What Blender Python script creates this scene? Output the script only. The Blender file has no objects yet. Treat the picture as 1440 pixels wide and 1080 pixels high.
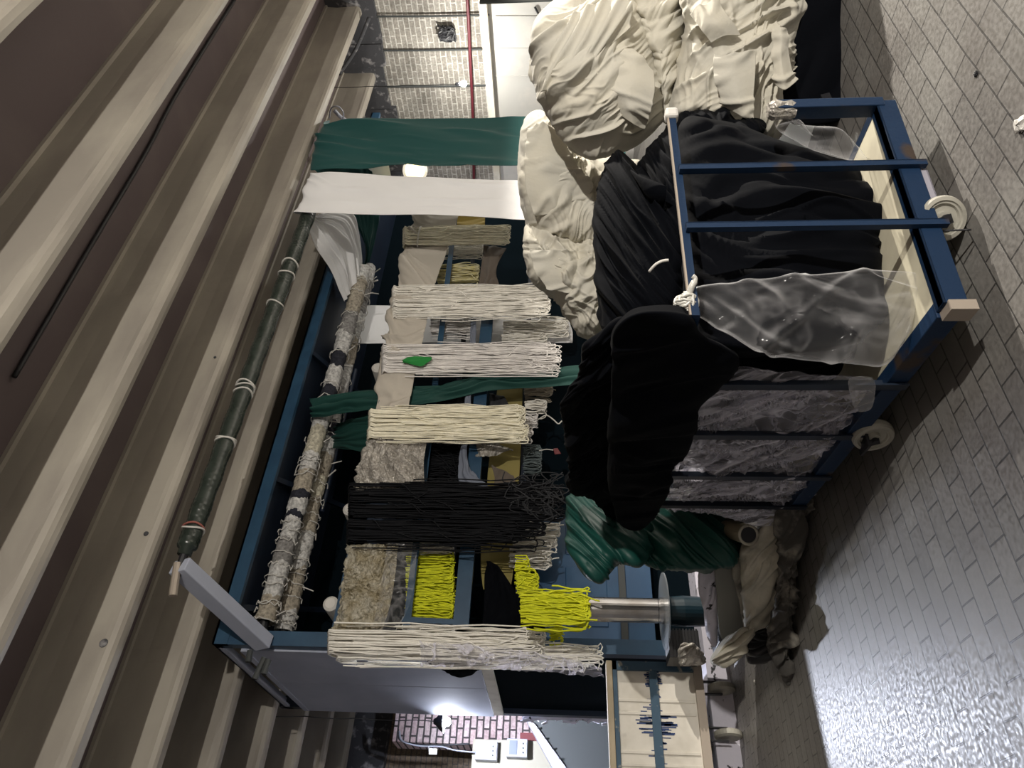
import bpy, bmesh, math, random
import numpy as np
from mathutils import Vector, Matrix

random.seed(7)
C = bpy.context.scene.collection
sc = bpy.context.scene

# ------------------------------------------------------------------ view geometry (world metres, z up)
FPX = 1000.0
TH, PIT, CAMH = math.radians(51.56), math.radians(3.9), 1.5
F = np.array([math.cos(TH) * math.cos(PIT), math.sin(TH) * math.cos(PIT), math.sin(PIT)])
R = np.array([math.sin(TH), -math.cos(TH), 0.0])
U = np.cross(R, F)
CAM = np.array([0, 0, CAMH])


def ray(ix, iy):
    return F + R * ((1080 - iy) - 540) / FPX - U * (ix - 720) / FPX


def on_y(ix, iy, y):
    d = ray(ix, iy)
    return CAM + d * (y / d[1])


def on_x(ix, iy, x):
    d = ray(ix, iy)
    return CAM + d * (x / d[0])


def on_z(ix, iy, z=0.0):
    d = ray(ix, iy)
    return CAM + d * ((z - CAMH) / d[2])


def at_d(ix, iy, dep):
    return CAM + ray(ix, iy) * dep


def on_plane(ix, iy, p, n):
    d = ray(ix, iy)
    return (np.dot(np.array(p) - CAM, n)) / np.dot(d, n)      # forward depth


# ------------------------------------------------------------------ noise
class Perlin:
    def __init__(self, seed):
        rs = np.random.RandomState(seed)
        p = rs.permutation(256)
        self.p = np.concatenate([p, p, p])
        g = rs.normal(size=(256, 3))
        self.g = g / np.linalg.norm(g, axis=1)[:, None]

    def __call__(self, x, y, z=0.0):
        x, y = np.asarray(x, float), np.asarray(y, float)
        z = np.zeros_like(x) + z
        xi, yi, zi = np.floor(x).astype(int), np.floor(y).astype(int), np.floor(z).astype(int)
        xf, yf, zf = x - xi, y - yi, z - zi
        xi, yi, zi = xi & 255, yi & 255, zi & 255
        f = lambda t: t * t * t * (t * (t * 6 - 15) + 10)
        u, v, w = f(xf), f(yf), f(zf)

        def gr(a, b, c):
            h = self.p[self.p[self.p[xi + a] + yi + b] + zi + c]
            g = self.g[h]
            return g[..., 0] * (xf - a) + g[..., 1] * (yf - b) + g[..., 2] * (zf - c)
        x00 = gr(0, 0, 0) * (1 - u) + gr(1, 0, 0) * u
        x10 = gr(0, 1, 0) * (1 - u) + gr(1, 1, 0) * u
        x01 = gr(0, 0, 1) * (1 - u) + gr(1, 0, 1) * u
        x11 = gr(0, 1, 1) * (1 - u) + gr(1, 1, 1) * u
        return ((x00 * (1 - v) + x10 * v) * (1 - w) + (x01 * (1 - v) + x11 * v) * w) * 1.6


PN = [Perlin(s) for s in range(6)]


def folds(a, b, ang, wl, amp, asp=0.16, warp=0.5, seed=0, kind='billow', mask=None):
    """Height of cloth folds at plane coordinates a, b (metres): folds run along ANG+90 degrees."""
    c, s = math.cos(math.radians(ang)), math.sin(math.radians(ang))
    u, v = a * c + b * s, -a * s + b * c
    n0, n1 = PN[seed % 6], PN[(seed + 1) % 6]
    w = n1(u / (wl * 4) + seed, v / (wl * 4) + 7.3 * seed) * warp
    n = n0(u / wl + w * 2.2 + 3.1 * seed, v * asp / wl + w, 0.37 * seed)
    if kind == 'crease':
        h = np.exp(-(n / 0.16) ** 2) - 0.35
    else:
        h = np.abs(n) * 2 - 0.55 if kind == 'billow' else (n if kind == 'soft' else 0.55 - np.abs(n) * 2)
    if mask:
        m = PN[(seed + 2) % 6](a / mask + seed, b / mask)
        h = h * np.clip(0.55 + m * 1.6, 0.05, 1.3)
    return h * amp


# ------------------------------------------------------------------ object helpers
def tag(o, label=None, cat=None, group=None, kind=None):
    if label: o['label'] = label
    if cat: o['category'] = cat
    if group: o['group'] = group
    if kind: o['kind'] = kind
    return o


def empty(name, loc=(0, 0, 0), rz=0.0):
    o = bpy.data.objects.new(name, None)
    o.location = loc
    o.rotation_euler = (0, 0, rz)
    o.empty_display_size = 0.1
    C.objects.link(o)
    return o


class MB:
    """Collects shapes and links them as ONE mesh object."""

    def __init__(self):
        self.v, self.f, self.n = [], [], 0

    def add(self, verts, faces):
        verts = np.asarray(verts, float)
        self.v.append(verts)
        self.f.extend([tuple(int(i) + self.n for i in fc) for fc in faces])
        self.n += len(verts)
        return self

    def box(self, lo, hi, M=None):
        x0, y0, z0 = lo
        x1, y1, z1 = hi
        v = np.array([(x0, y0, z0), (x1, y0, z0), (x1, y1, z0), (x0, y1, z0), (x0, y0, z1), (x1, y0, z1), (x1, y1, z1), (x0, y1, z1)])
        if M is not None:
            v = v @ np.array(M[0]).T + np.array(M[1])
        return self.add(v, [(0, 3, 2, 1), (4, 5, 6, 7), (0, 1, 5, 4), (1, 2, 6, 5), (2, 3, 7, 6), (3, 0, 4, 7)])

    def bar(self, p, q, w, h=None, up=(0, 0, 1)):
        """Rectangular bar from p to q: width w sideways, h along up."""
        h = h or w
        p, q = np.array(p, float), np.array(q, float)
        d = q - p
        d /= np.linalg.norm(d)
        up = np.array(up, float)
        if abs(np.dot(d, up)) > 0.95:
            up = np.array([1.0, 0, 0])
        s = np.cross(d, up); s /= np.linalg.norm(s)
        t = np.cross(s, d)
        v = [e + s * w / 2 * a + t * h / 2 * b for e in (p, q) for a, b in ((-1, -1), (1, -1), (1, 1), (-1, 1))]
        return self.add(v, [(0, 1, 2, 3), (7, 6, 5, 4), (0, 4, 5, 1), (1, 5, 6, 2), (2, 6, 7, 3), (3, 7, 4, 0)])

    def tube(self, pts, r, sides=6, caps=True):
        pts = np.asarray(pts, float)
        n = len(pts)
        rr = np.full(n, r) if np.isscalar(r) else np.asarray(r, float)
        tan = np.gradient(pts, axis=0)
        tan /= np.maximum(np.linalg.norm(tan, axis=1)[:, None], 1e-9)
        ref = np.array([0, 0, 1.0]) if abs(tan[0, 2]) < 0.9 else np.array([1.0, 0, 0])
        nrm = ref - tan[0] * np.dot(ref, tan[0])
        nrm /= np.linalg.norm(nrm)
        vs = []
        for i in range(n):
            nrm = nrm - tan[i] * np.dot(nrm, tan[i])
            nrm /= max(np.linalg.norm(nrm), 1e-9)
            bn = np.cross(tan[i], nrm)
            for k in range(sides):
                t = 2 * math.pi * k / sides
                vs.append(pts[i] + (nrm * math.cos(t) + bn * math.sin(t)) * rr[i])
        fs = [(i * sides + k, i * sides + (k + 1) % sides, (i + 1) * sides + (k + 1) % sides, (i + 1) * sides + k)
              for i in range(n - 1) for k in range(sides)]
        if caps:
            fs += [tuple(range(sides - 1, -1, -1)), tuple((n - 1) * sides + k for k in range(sides))]
        return self.add(vs, fs)

    def lathe(self, prof, center, axis=(0, 0, 1), sides=28):
        """prof: (radius, height) pairs along axis."""
        ax = np.array(axis, float); ax /= np.linalg.norm(ax)
        ref = np.array([0, 0, 1.0]) if abs(ax[2]) < 0.9 else np.array([1.0, 0, 0])
        s = np.cross(ax, ref); s /= np.linalg.norm(s)
        t = np.cross(ax, s)
        vs = []
        for r, h in prof:
            for k in range(sides):
                a = 2 * math.pi * k / sides
                vs.append(np.array(center) + ax * h + (s * math.cos(a) + t * math.sin(a)) * r)
        fs = [(i * sides + k, i * sides + (k + 1) % sides, (i + 1) * sides + (k + 1) % sides, (i + 1) * sides + k)
              for i in range(len(prof) - 1) for k in range(sides)]
        fs += [tuple(range(sides - 1, -1, -1)), tuple((len(prof) - 1) * sides + k for k in range(sides))]
        return self.add(vs, fs)

    def build(self, name, mat, parent=None, smooth=False, bevel=0.0, local=False):
        me = bpy.data.meshes.new(name)
        v = np.concatenate(self.v) if self.v else np.zeros((0, 3))
        if parent is not None and not local:                       # world coordinates given: bring into the parent's frame
            M = parent.matrix_basis.inverted()
            A = np.array(M)
            v = v @ A[:3, :3].T + A[:3, 3]
        me.from_pydata(v.tolist(), [], self.f)
        bm = bmesh.new(); bm.from_mesh(me)
        bmesh.ops.recalc_face_normals(bm, faces=bm.faces)
        bm.to_mesh(me); bm.free()
        if smooth:
            me.shade_smooth()
        if mat: me.materials.append(mat)
        o = bpy.data.objects.new(name, me)
        C.objects.link(o)
        if parent is not None: o.parent = parent
        if bevel:
            m = o.modifiers.new('bevel', 'BEVEL'); m.width = bevel; m.segments = 2; m.limit_method = 'ANGLE'
        return o


def crom(P, n, closed=False):
    P = np.asarray(P, float)
    m = len(P)
    segs = m if closed else m - 1
    t = np.linspace(0, segs, n, endpoint=not closed)
    i = np.minimum(np.floor(t).astype(int), segs - 1)
    f = (t - i)[:, None]
    g = (lambda k: P[k % m]) if closed else (lambda k: P[np.clip(k, 0, m - 1)])
    p0, p1, p2, p3 = g(i - 1), g(i), g(i + 1), g(i + 2)
    return 0.5 * ((2 * p1) + (p2 - p0) * f + (2 * p0 - 5 * p1 + 4 * p2 - p3) * f ** 2 + (3 * p1 - p0 - 3 * p2 + p3) * f ** 3)


def vnormals(P, faces):
    f = np.asarray(faces)
    a, b, c, d = P[f[:, 0]], P[f[:, 1]], P[f[:, 2]], P[f[:, 3]]
    n = np.cross(c - a, d - b)
    N = np.zeros_like(P)
    for k in range(4):
        np.add.at(N, f[:, k], n)
    return N / np.maximum(np.linalg.norm(N, axis=1)[:, None], 1e-12)


def bundle(name, outline, depth, tf, tb, fl, mat, nt=180, nr=60, p=2.2, center=None, rim=0.7, smooth=True, roughen=0.0, shrink=1.0):
    """A soft closed heap of cloth: OUTLINE (as seen from the front) swells TF towards the viewer and TB away from it; FL adds folds.
    depth: a number or a (point, normal) plane."""
    ol = crom(outline, nt, True)
    c = np.array(center if center else np.mean(ol, axis=0), float)
    ol = c + (ol - c) * shrink
    P, A, B, S, RR = [], [], [], [], []
    rs = np.sin(np.linspace(0, math.pi / 2, nr + 1))[1:]

    def dep(ix, iy):
        if np.isscalar(depth): return np.full(len(ix), float(depth))
        n = np.array(depth[1], float)
        d = F[None] + R[None] * ((540 - iy)[:, None]) / FPX - U[None] * ((ix - 720)[:, None]) / FPX
        return np.dot(np.array(depth[0]) - CAM, n) / (d @ n)

    def ring(r, side):
        q = c + (ol - c) * r
        d0 = dep(q[:, 0], q[:, 1])
        prof = (1 - r ** p) ** (1 / p)
        d = d0 - tf * prof if side > 0 else d0 + tb * prof
        ix, iy = q[:, 0], q[:, 1]
        v = F[None] + R[None] * ((540 - iy)[:, None]) / FPX - U[None] * ((ix - 720)[:, None]) / FPX
        RR.append(float(r))
        return CAM + v * d[:, None], q[:, 0] * d0 / FPX, q[:, 1] * d0 / FPX
    rows = []
    cidx = []
    n = 0
    # front centre
    for side in (1, -1):
        seq = rs if side > 0 else rs[:-1][::max(1, nr // 20)]
        cc = ring(np.float64(1e-4), side)
        P.append(cc[0][:1]); A.append(cc[1][:1]); B.append(cc[2][:1]); S.append(np.ones(1) * side)
        cidx.append(n); n += 1
        rr = []
        for r in seq:
            x, a, b = ring(r, side)
            P.append(x); A.append(a); B.append(b); S.append(np.full(nt, side * (1.0 if r < 0.999 else 1.0)))
            rr.append(n); n += nt
        rows.append(rr)
    Plist = P
    P = np.concatenate(P); A = np.concatenate(A); B = np.concatenate(B); S = np.concatenate(S)
    faces = []
    kk = np.arange(nt); k2 = (kk + 1) % nt
    for side, rr in zip((1, -1), rows):
        cont = list(rr)
        if side < 0: cont = cont + [rows[0][-1]]
        for i in range(len(cont) - 1):
            q = np.stack([cont[i] + kk, cont[i] + k2, cont[i + 1] + k2, cont[i + 1] + kk], 1)
            faces.append(q if side > 0 else q[:, ::-1])
    quads = np.concatenate(faces)
    N = vnormals(P, quads)
    # make the normals face away from the middle of the heap
    mid = P.mean(axis=0)
    if np.mean(np.sum(N * (P - mid), axis=1)) < 0: N = -N
    h = np.zeros(len(P))
    for f_ in fl:
        g = dict(f_)
        h += folds(A + 0.25 * (S < 0), B, **g)
    N[np.isnan(N)] = 0
    rad = np.concatenate([np.full(len(x), r) for x, r in zip(Plist, RR)])
    h *= 1 - rim * rad ** 10
    P2 = P + N * h[:, None]
    tris = []
    for side, rr, ci in zip((1, -1), rows, cidx):
        for k in range(nt):
            t = (ci, rr[0] + k, rr[0] + (k + 1) % nt)
            tris.append(t if side > 0 else t[::-1])
    mb = MB()
    mb.add(P2, [tuple(q) for q in quads.tolist()] + tris)
    return mb.build(name, mat, smooth=smooth)


def sheet(name, rows, fl, mat, nu=60, nv=60, thick=0.006, parent=None, y=None, world=False, edge=0.0, smooth=True):
    """A hanging or draped cloth: ROWS of control points (x, y in the view + depth as plane y, or world points) splined into a surface with real thickness."""
    G = []
    for r in rows:
        rr = []
        for q in r:
            if world: rr.append(np.array(q, float))
            else: rr.append(on_y(q[0], q[1], q[2] if len(q) > 2 else y))
        G.append(crom(rr, nv))
    G = np.array(G)
    S = np.stack([crom(G[:, j], nu) for j in range(nv)], 1)      # nu x nv x 3
    P = S.reshape(-1, 3)
    ii, jj = np.meshgrid(np.arange(nu - 1), np.arange(nv - 1), indexing='ij')
    q = np.stack([ii * nv + jj, ii * nv + jj + 1, (ii + 1) * nv + jj + 1, (ii + 1) * nv + jj], -1).reshape(-1, 4)
    N = vnormals(P, q)
    if np.mean(N @ (CAM - P.mean(0))) < 0: N = -N
    du = np.concatenate([[0], np.cumsum(np.linalg.norm(np.diff(S[:, nv // 2], axis=0), axis=1))])
    dv = np.concatenate([[0], np.cumsum(np.linalg.norm(np.diff(S[nu // 2], axis=0), axis=1))])
    A = np.repeat(du, nv); B = np.tile(dv, nu)
    h = np.zeros(len(P))
    for f_ in fl:
        h += folds(A, B, **f_)
    P2 = P + N * h[:, None]
    if edge:
        e = PN[3](A * 9, B * 9) * edge
        P2[:, 2] += e * (np.repeat(np.linspace(0, 1, nu), nv) > 0.9)
    n = len(P2)
    Q2 = P2 - N * thick
    per = [(0, j) for j in range(nv)] + [(i, nv - 1) for i in range(1, nu)] + [(nu - 1, j) for j in range(nv - 2, -1, -1)] + [(i, 0) for i in range(nu - 2, 0, -1)]
    per = [a * nv + b for a, b in per]
    f = [tuple(t) for t in q.tolist()] + [tuple(x + n for x in reversed(t)) for t in q.tolist()]
    f += [(per[k], per[k] + n, per[(k + 1) % len(per)] + n, per[(k + 1) % len(per)]) for k in range(len(per))]
    mb = MB(); mb.add(np.concatenate([P2, Q2]), f)
    return mb.build(name, mat, parent, smooth=smooth)


# ------------------------------------------------------------------ materials
MATS = {}


def mat(name, col, rough=0.7, metal=0.0, col2=None, nscale=6.0, nlo=0.4, nhi=0.65, bump=0.0, bscale=40.0, spec=0.5, stretch=(1, 1, 1), detail=6.0, sheen=0.0, bdist=0.01):
    m = bpy.data.materials.new(name); m.use_nodes = True
    nt = m.node_tree; b = nt.nodes['Principled BSDF']
    b.inputs['Base Color'].default_value = (*col, 1)
    b.inputs['Roughness'].default_value = rough
    b.inputs['Metallic'].default_value = metal
    b.inputs['Specular IOR Level'].default_value = spec
    if sheen:
        b.inputs['Sheen Weight'].default_value = sheen
        b.inputs['Sheen Roughness'].default_value = 0.4
    tc = nt.nodes.new('ShaderNodeTexCoord'); mp = nt.nodes.new('ShaderNodeMapping')
    mp.inputs['Scale'].default_value = stretch
    nt.links.new(tc.outputs['Object'], mp.inputs['Vector'])
    if col2 is not None:
        n = nt.nodes.new('ShaderNodeTexNoise'); n.inputs['Scale'].default_value = nscale; n.inputs['Detail'].default_value = detail
        r = nt.nodes.new('ShaderNodeValToRGB')
        r.color_ramp.elements[0].position = nlo; r.color_ramp.elements[1].position = nhi
        r.color_ramp.elements[0].color = (*col, 1); r.color_ramp.elements[1].color = (*col2, 1)
        nt.links.new(mp.outputs[0], n.inputs['Vector']); nt.links.new(n.outputs['Fac'], r.inputs[0]); nt.links.new(r.outputs[0], b.inputs['Base Color'])
    if bump:
        n = nt.nodes.new('ShaderNodeTexNoise'); n.inputs['Scale'].default_value = bscale; n.inputs['Detail'].default_value = 5
        bp = nt.nodes.new('ShaderNodeBump'); bp.inputs['Strength'].default_value = bump; bp.inputs['Distance'].default_value = bdist
        nt.links.new(mp.outputs[0], n.inputs['Vector']); nt.links.new(n.outputs['Fac'], bp.inputs['Height']); nt.links.new(bp.outputs[0], b.inputs['Normal'])
    MATS[name] = m
    return m


def emit(name, col, strength):
    m = bpy.data.materials.new(name); m.use_nodes = True
    nt = m.node_tree; b = nt.nodes['Principled BSDF']
    b.inputs['Base Color'].default_value = (*col, 1)
    b.inputs['Emission Color'].default_value = (*col, 1); b.inputs['Emission Strength'].default_value = strength
    return m


def brick_mat(name, c1, c2, mortar, bw, rh, ms, axes='xz', bump=0.6, rough=0.85, offset=(0, 0, 0), spec=0.4, dirt=None, rvar=None, dist=0.02, wob=0.016, fine=28, flo=0.7, nb=0.35):
    m = bpy.data.materials.new(name); m.use_nodes = True
    nt = m.node_tree; L = nt.links.new; b = nt.nodes['Principled BSDF']
    b.inputs['Roughness'].default_value = rough; b.inputs['Specular IOR Level'].default_value = spec
    tc = nt.nodes.new('ShaderNodeTexCoord'); sp = nt.nodes.new('ShaderNodeSeparateXYZ'); cb = nt.nodes.new('ShaderNodeCombineXYZ')
    wn = nt.nodes.new('ShaderNodeTexNoise'); wn.inputs['Scale'].default_value = 5.0; wn.inputs['Detail'].default_value = 3
    L(tc.outputs['Object'], wn.inputs['Vector'])
    mixv = nt.nodes.new('ShaderNodeVectorMath'); mixv.operation = 'MULTIPLY_ADD'
    mixv.inputs[1].default_value = (wob, wob, wob)
    L(wn.outputs['Color'], mixv.inputs[0]); L(tc.outputs['Object'], mixv.inputs[2])
    L(mixv.outputs[0], sp.inputs[0])
    ax = {'x': 0, 'y': 1, 'z': 2}
    L(sp.outputs[ax[axes[0]]], cb.inputs[0]); L(sp.outputs[ax[axes[1]]], cb.inputs[1])
    mp = nt.nodes.new('ShaderNodeMapping'); mp.inputs['Location'].default_value = offset
    L(cb.outputs[0], mp.inputs['Vector'])
    br = nt.nodes.new('ShaderNodeTexBrick')
    br.inputs['Scale'].default_value = 1.0; br.inputs['Brick Width'].default_value = bw; br.inputs['Row Height'].default_value = rh
    br.inputs['Mortar Size'].default_value = ms; br.inputs['Mortar Smooth'].default_value = 0.25
    br.inputs['Color1'].default_value = (*c1, 1); br.inputs['Color2'].default_value = (*c2, 1); br.inputs['Mortar'].default_value = (*mortar, 1)
    L(mp.outputs[0], br.inputs['Vector'])
    n = nt.nodes.new('ShaderNodeTexNoise'); n.inputs['Scale'].default_value = 1.7; n.inputs['Detail'].default_value = 8; n.inputs['Roughness'].default_value = 0.65
    L(tc.outputs['Object'], n.inputs['Vector'])
    ramp = nt.nodes.new('ShaderNodeValToRGB')
    d = dirt or (0.6, 0.6, 0.6)
    ramp.color_ramp.elements[0].position = 0.3; ramp.color_ramp.elements[0].color = (*d, 1)
    ramp.color_ramp.elements[1].position = 0.68; ramp.color_ramp.elements[1].color = (1.0, 1.0, 1.0, 1)
    L(n.outputs['Fac'], ramp.inputs[0])
    n2 = nt.nodes.new('ShaderNodeTexNoise'); n2.inputs['Scale'].default_value = fine; n2.inputs['Detail'].default_value = 6
    L(tc.outputs['Object'], n2.inputs['Vector'])
    mr = nt.nodes.new('ShaderNodeMapRange'); mr.inputs['From Min'].default_value = 0.35; mr.inputs['From Max'].default_value = 0.7
    mr.inputs['To Min'].default_value = flo; mr.inputs['To Max'].default_value = 1.1
    L(n2.outputs['Fac'], mr.inputs[0])
    mul = nt.nodes.new('ShaderNodeMixRGB'); mul.blend_type = 'MULTIPLY'; mul.inputs[0].default_value = 1
    L(br.outputs['Color'], mul.inputs[1]); L(ramp.outputs[0], mul.inputs[2])
    mul2 = nt.nodes.new('ShaderNodeMixRGB'); mul2.blend_type = 'MULTIPLY'; mul2.inputs[0].default_value = 1
    L(mul.outputs[0], mul2.inputs[1]); L(mr.outputs[0], mul2.inputs[2])
    L(mul2.outputs[0], b.inputs['Base Color'])
    inv = nt.nodes.new('ShaderNodeMath'); inv.operation = 'SUBTRACT'; inv.inputs[0].default_value = 1.0
    L(br.outputs['Fac'], inv.inputs[1])
    ad = nt.nodes.new('ShaderNodeMath'); ad.operation = 'MULTIPLY_ADD'; ad.inputs[1].default_value = nb
    L(n2.outputs['Fac'], ad.inputs[0]); L(inv.outputs[0], ad.inputs[2])
    bp = nt.nodes.new('ShaderNodeBump'); bp.inputs['Strength'].default_value = bump; bp.inputs['Distance'].default_value = dist
    L(ad.outputs[0], bp.inputs['Height']); L(bp.outputs[0], b.inputs['Normal'])
    if rvar:
        mr2 = nt.nodes.new('ShaderNodeMapRange'); mr2.inputs['From Min'].default_value = 0.35; mr2.inputs['From Max'].default_value = 0.65
        mr2.inputs['To Min'].default_value = rvar[0]; mr2.inputs['To Max'].default_value = rvar[1]
        L(n2.outputs['Fac'], mr2.inputs[0]); L(mr2.outputs[0], b.inputs['Roughness'])
    MATS[name] = m
    return m


def plastic(name, tint=(0.9, 0.9, 0.92), base=0.1, wrinkle=18.0, stretch=(1, 1, 1), crease_glint=0.25, bump=0.6, rot=(0, 0, 0)):
    """Thin clear polythene: see-through, glossy and milky along its creases, with streak glints painted in."""
    m = bpy.data.materials.new(name); m.use_nodes = True
    nt = m.node_tree; L = nt.links.new
    for n in list(nt.nodes): nt.nodes.remove(n)
    out = nt.nodes.new('ShaderNodeOutputMaterial'); mix = nt.nodes.new('ShaderNodeMixShader')
    tr = nt.nodes.new('ShaderNodeBsdfTransparent'); tr.inputs[0].default_value = (0.97, 0.97, 0.97, 1)
    pb = nt.nodes.new('ShaderNodeBsdfPrincipled'); pb.inputs['Base Color'].default_value = (*tint, 1)
    pb.inputs['Roughness'].default_value = 0.12; pb.inputs['Specular IOR Level'].default_value = 0.8
    tc = nt.nodes.new('ShaderNodeTexCoord'); mp = nt.nodes.new('ShaderNodeMapping'); mp.vector_type = 'TEXTURE'; mp.inputs['Scale'].default_value = stretch; mp.inputs['Rotation'].default_value = [math.radians(a) for a in rot]
    L(tc.outputs['Object'], mp.inputs['Vector'])
    n = nt.nodes.new('ShaderNodeTexNoise'); n.inputs['Scale'].default_value = wrinkle; n.inputs['Detail'].default_value = 2; n.inputs['Distortion'].default_value = 0.8
    L(mp.outputs[0], n.inputs['Vector'])
    ridge = nt.nodes.new('ShaderNodeMath'); ridge.operation = 'SUBTRACT'; ridge.inputs[1].default_value = 0.5
    L(n.outputs['Fac'], ridge.inputs[0])
    ab = nt.nodes.new('ShaderNodeMath'); ab.operation = 'ABSOLUTE'; L(ridge.outputs[0], ab.inputs[0])
    mr = nt.nodes.new('ShaderNodeMapRange'); mr.inputs['From Min'].default_value = 0.0; mr.inputs['From Max'].default_value = 0.06
    mr.inputs['To Min'].default_value = crease_glint; mr.inputs['To Max'].default_value = 0.0
    L(ab.outputs[0], mr.inputs[0])
    lw = nt.nodes.new('ShaderNodeLayerWeight'); lw.inputs['Blend'].default_value = 0.35
    bp = nt.nodes.new('ShaderNodeBump'); bp.inputs['Strength'].default_value = bump; bp.inputs['Distance'].default_value = 0.03
    L(n.outputs['Fac'], bp.inputs['Height']); L(bp.outputs[0], pb.inputs['Normal'])
    a1 = nt.nodes.new('ShaderNodeMath'); a1.operation = 'MULTIPLY_ADD'; a1.inputs[1].default_value = 0.75; a1.inputs[2].default_value = base
    pw = nt.nodes.new('ShaderNodeMath'); pw.operation = 'POWER'; pw.inputs[1].default_value = 1.8
    L(lw.outputs['Facing'], pw.inputs[0]); L(pw.outputs[0], a1.inputs[0])
    a2 = nt.nodes.new('ShaderNodeMath'); a2.operation = 'ADD'; a2.use_clamp = True
    L(a1.outputs[0], a2.inputs[0]); L(mr.outputs[0], a2.inputs[1])
    L(a2.outputs[0], mix.inputs[0]); L(tr.outputs[0], mix.inputs[1]); L(pb.outputs[0], mix.inputs[2]); L(mix.outputs[0], out.inputs[0])
    return m


def band_mat(name, axis, stops, rough=0.9, noise=0.05, bump=0.8):
    """Rags wound round a roller: colour bands along AXIS with ragged borders (stops: position in metres, colour)."""
    m = bpy.data.materials.new(name); m.use_nodes = True
    nt = m.node_tree; L = nt.links.new; b = nt.nodes['Principled BSDF']; b.inputs['Roughness'].default_value = rough
    tc = nt.nodes.new('ShaderNodeTexCoord'); sp = nt.nodes.new('ShaderNodeSeparateXYZ'); L(tc.outputs['Object'], sp.inputs[0])
    n = nt.nodes.new('ShaderNodeTexNoise'); n.inputs['Scale'].default_value = 9; L(tc.outputs['Object'], n.inputs['Vector'])
    s2 = nt.nodes.new('ShaderNodeMath'); s2.operation = 'MULTIPLY_ADD'; s2.inputs[1].default_value = noise * 4
    L(n.outputs['Fac'], s2.inputs[0]); L(sp.outputs[axis], s2.inputs[2])
    lo, hi = stops[0][0], stops[-1][0]
    mr = nt.nodes.new('ShaderNodeMapRange'); mr.inputs['From Min'].default_value = lo; mr.inputs['From Max'].default_value = hi + 0.001
    L(s2.outputs[0], mr.inputs[0])
    rp = nt.nodes.new('ShaderNodeValToRGB'); rp.color_ramp.interpolation = 'CONSTANT'
    els = rp.color_ramp.elements
    while len(els) < len(stops): els.new(0.5)
    for e, (pos, col) in zip(els, stops):
        e.position = (pos - lo) / (hi - lo); e.color = (*col, 1)
    L(mr.outputs[0], rp.inputs[0])
    n3 = nt.nodes.new('ShaderNodeTexNoise'); n3.inputs['Scale'].default_value = 30; n3.inputs['Detail'].default_value = 4
    L(tc.outputs['Object'], n3.inputs['Vector'])
    mr3 = nt.nodes.new('ShaderNodeMapRange'); mr3.inputs['From Min'].default_value = 0.3; mr3.inputs['From Max'].default_value = 0.7; mr3.inputs['To Min'].default_value = 0.45; mr3.inputs['To Max'].default_value = 1.1
    L(n3.outputs['Fac'], mr3.inputs[0])
    mu = nt.nodes.new('ShaderNodeMixRGB'); mu.blend_type = 'MULTIPLY'; mu.inputs[0].default_value = 1
    L(rp.outputs[0], mu.inputs[1]); L(mr3.outputs[0], mu.inputs[2]); L(mu.outputs[0], b.inputs['Base Color'])
    bp = nt.nodes.new('ShaderNodeBump'); bp.inputs['Strength'].default_value = bump; bp.inputs['Distance'].default_value = 0.02
    L(n3.outputs['Fac'], bp.inputs['Height']); L(bp.outputs[0], b.inputs['Normal'])
    return m


M_floor = brick_mat('paving', (0.205, 0.20, 0.186), (0.245, 0.238, 0.222), (0.07, 0.068, 0.064), 0.2, 0.1, 0.004, 'xy', bump=0.6, rough=0.5, offset=(0.03, 0.007, 0), spec=0.75, dirt=(0.60, 0.565, 0.565), rvar=(0.36, 0.62), dist=0.005, wob=0.006, fine=55, flo=0.82, nb=0.10)
M_brick_end = brick_mat('limewashed_brick', (0.34, 0.31, 0.27), (0.46, 0.43, 0.38), (0.72, 0.69, 0.63), 0.27, 0.098, 0.011, 'yz', dirt=(0.5, 0.5, 0.5))
M_brick_pier = brick_mat('painted_brick', (0.6, 0.45, 0.44), (0.68, 0.57, 0.56), (0.08, 0.07, 0.07), 0.27, 0.105, 0.016, 'xz', dirt=(0.55, 0.5, 0.5))
M_brick_back = brick_mat('bare_brick', (0.33, 0.26, 0.18), (0.26, 0.2, 0.15), (0.16, 0.14, 0.12), 0.25, 0.095, 0.01, 'xz', dirt=(0.6, 0.55, 0.5))
M_plaster = mat('white_plaster', (0.52, 0.51, 0.485), 0.8, col2=(0.6, 0.57, 0.53), nscale=3, nlo=0.5, nhi=0.7, bump=0.4, bscale=9)
M_wall = mat('grey_plaster', (0.3, 0.28, 0.26), 0.9)
M_soot = mat('soot', (0.05, 0.05, 0.055), 0.9, col2=(0.3, 0.29, 0.29), nscale=7, nlo=0.55, nhi=0.7, bump=0.8, bscale=14)
M_beam = mat('cream_paint', (0.29, 0.262, 0.225), 0.6, col2=(0.37, 0.338, 0.285), nscale=2.2, nlo=0.4, nhi=0.62, bump=0.25, bscale=7, stretch=(0.4, 1, 1))
M_slab = mat('ceiling_paint', (0.115, 0.088, 0.09), 0.8, col2=(0.15, 0.12, 0.115), nscale=1.1, nlo=0.45, nhi=0.7, bump=0.1, bscale=20)
M_blue = mat('blue_paint', (0.014, 0.05, 0.10), 0.45, col2=(0.022, 0.07, 0.13), nscale=5, nlo=0.4, nhi=0.7, bump=0.05, bscale=60)
M_blue_cart = mat('worn_blue_paint', (0.008, 0.026, 0.066), 0.5, col2=(0.05, 0.036, 0.028), nscale=4.5, nlo=0.6, nhi=0.68, bump=0.1, bscale=60, spec=0.25)
M_navy = mat('navy_paint', (0.006, 0.013, 0.03), 0.5, col2=(0.008, 0.018, 0.038), nscale=3)
M_dark = mat('dark_machine', (0.0025, 0.006, 0.009), 0.9, spec=0.04)
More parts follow.
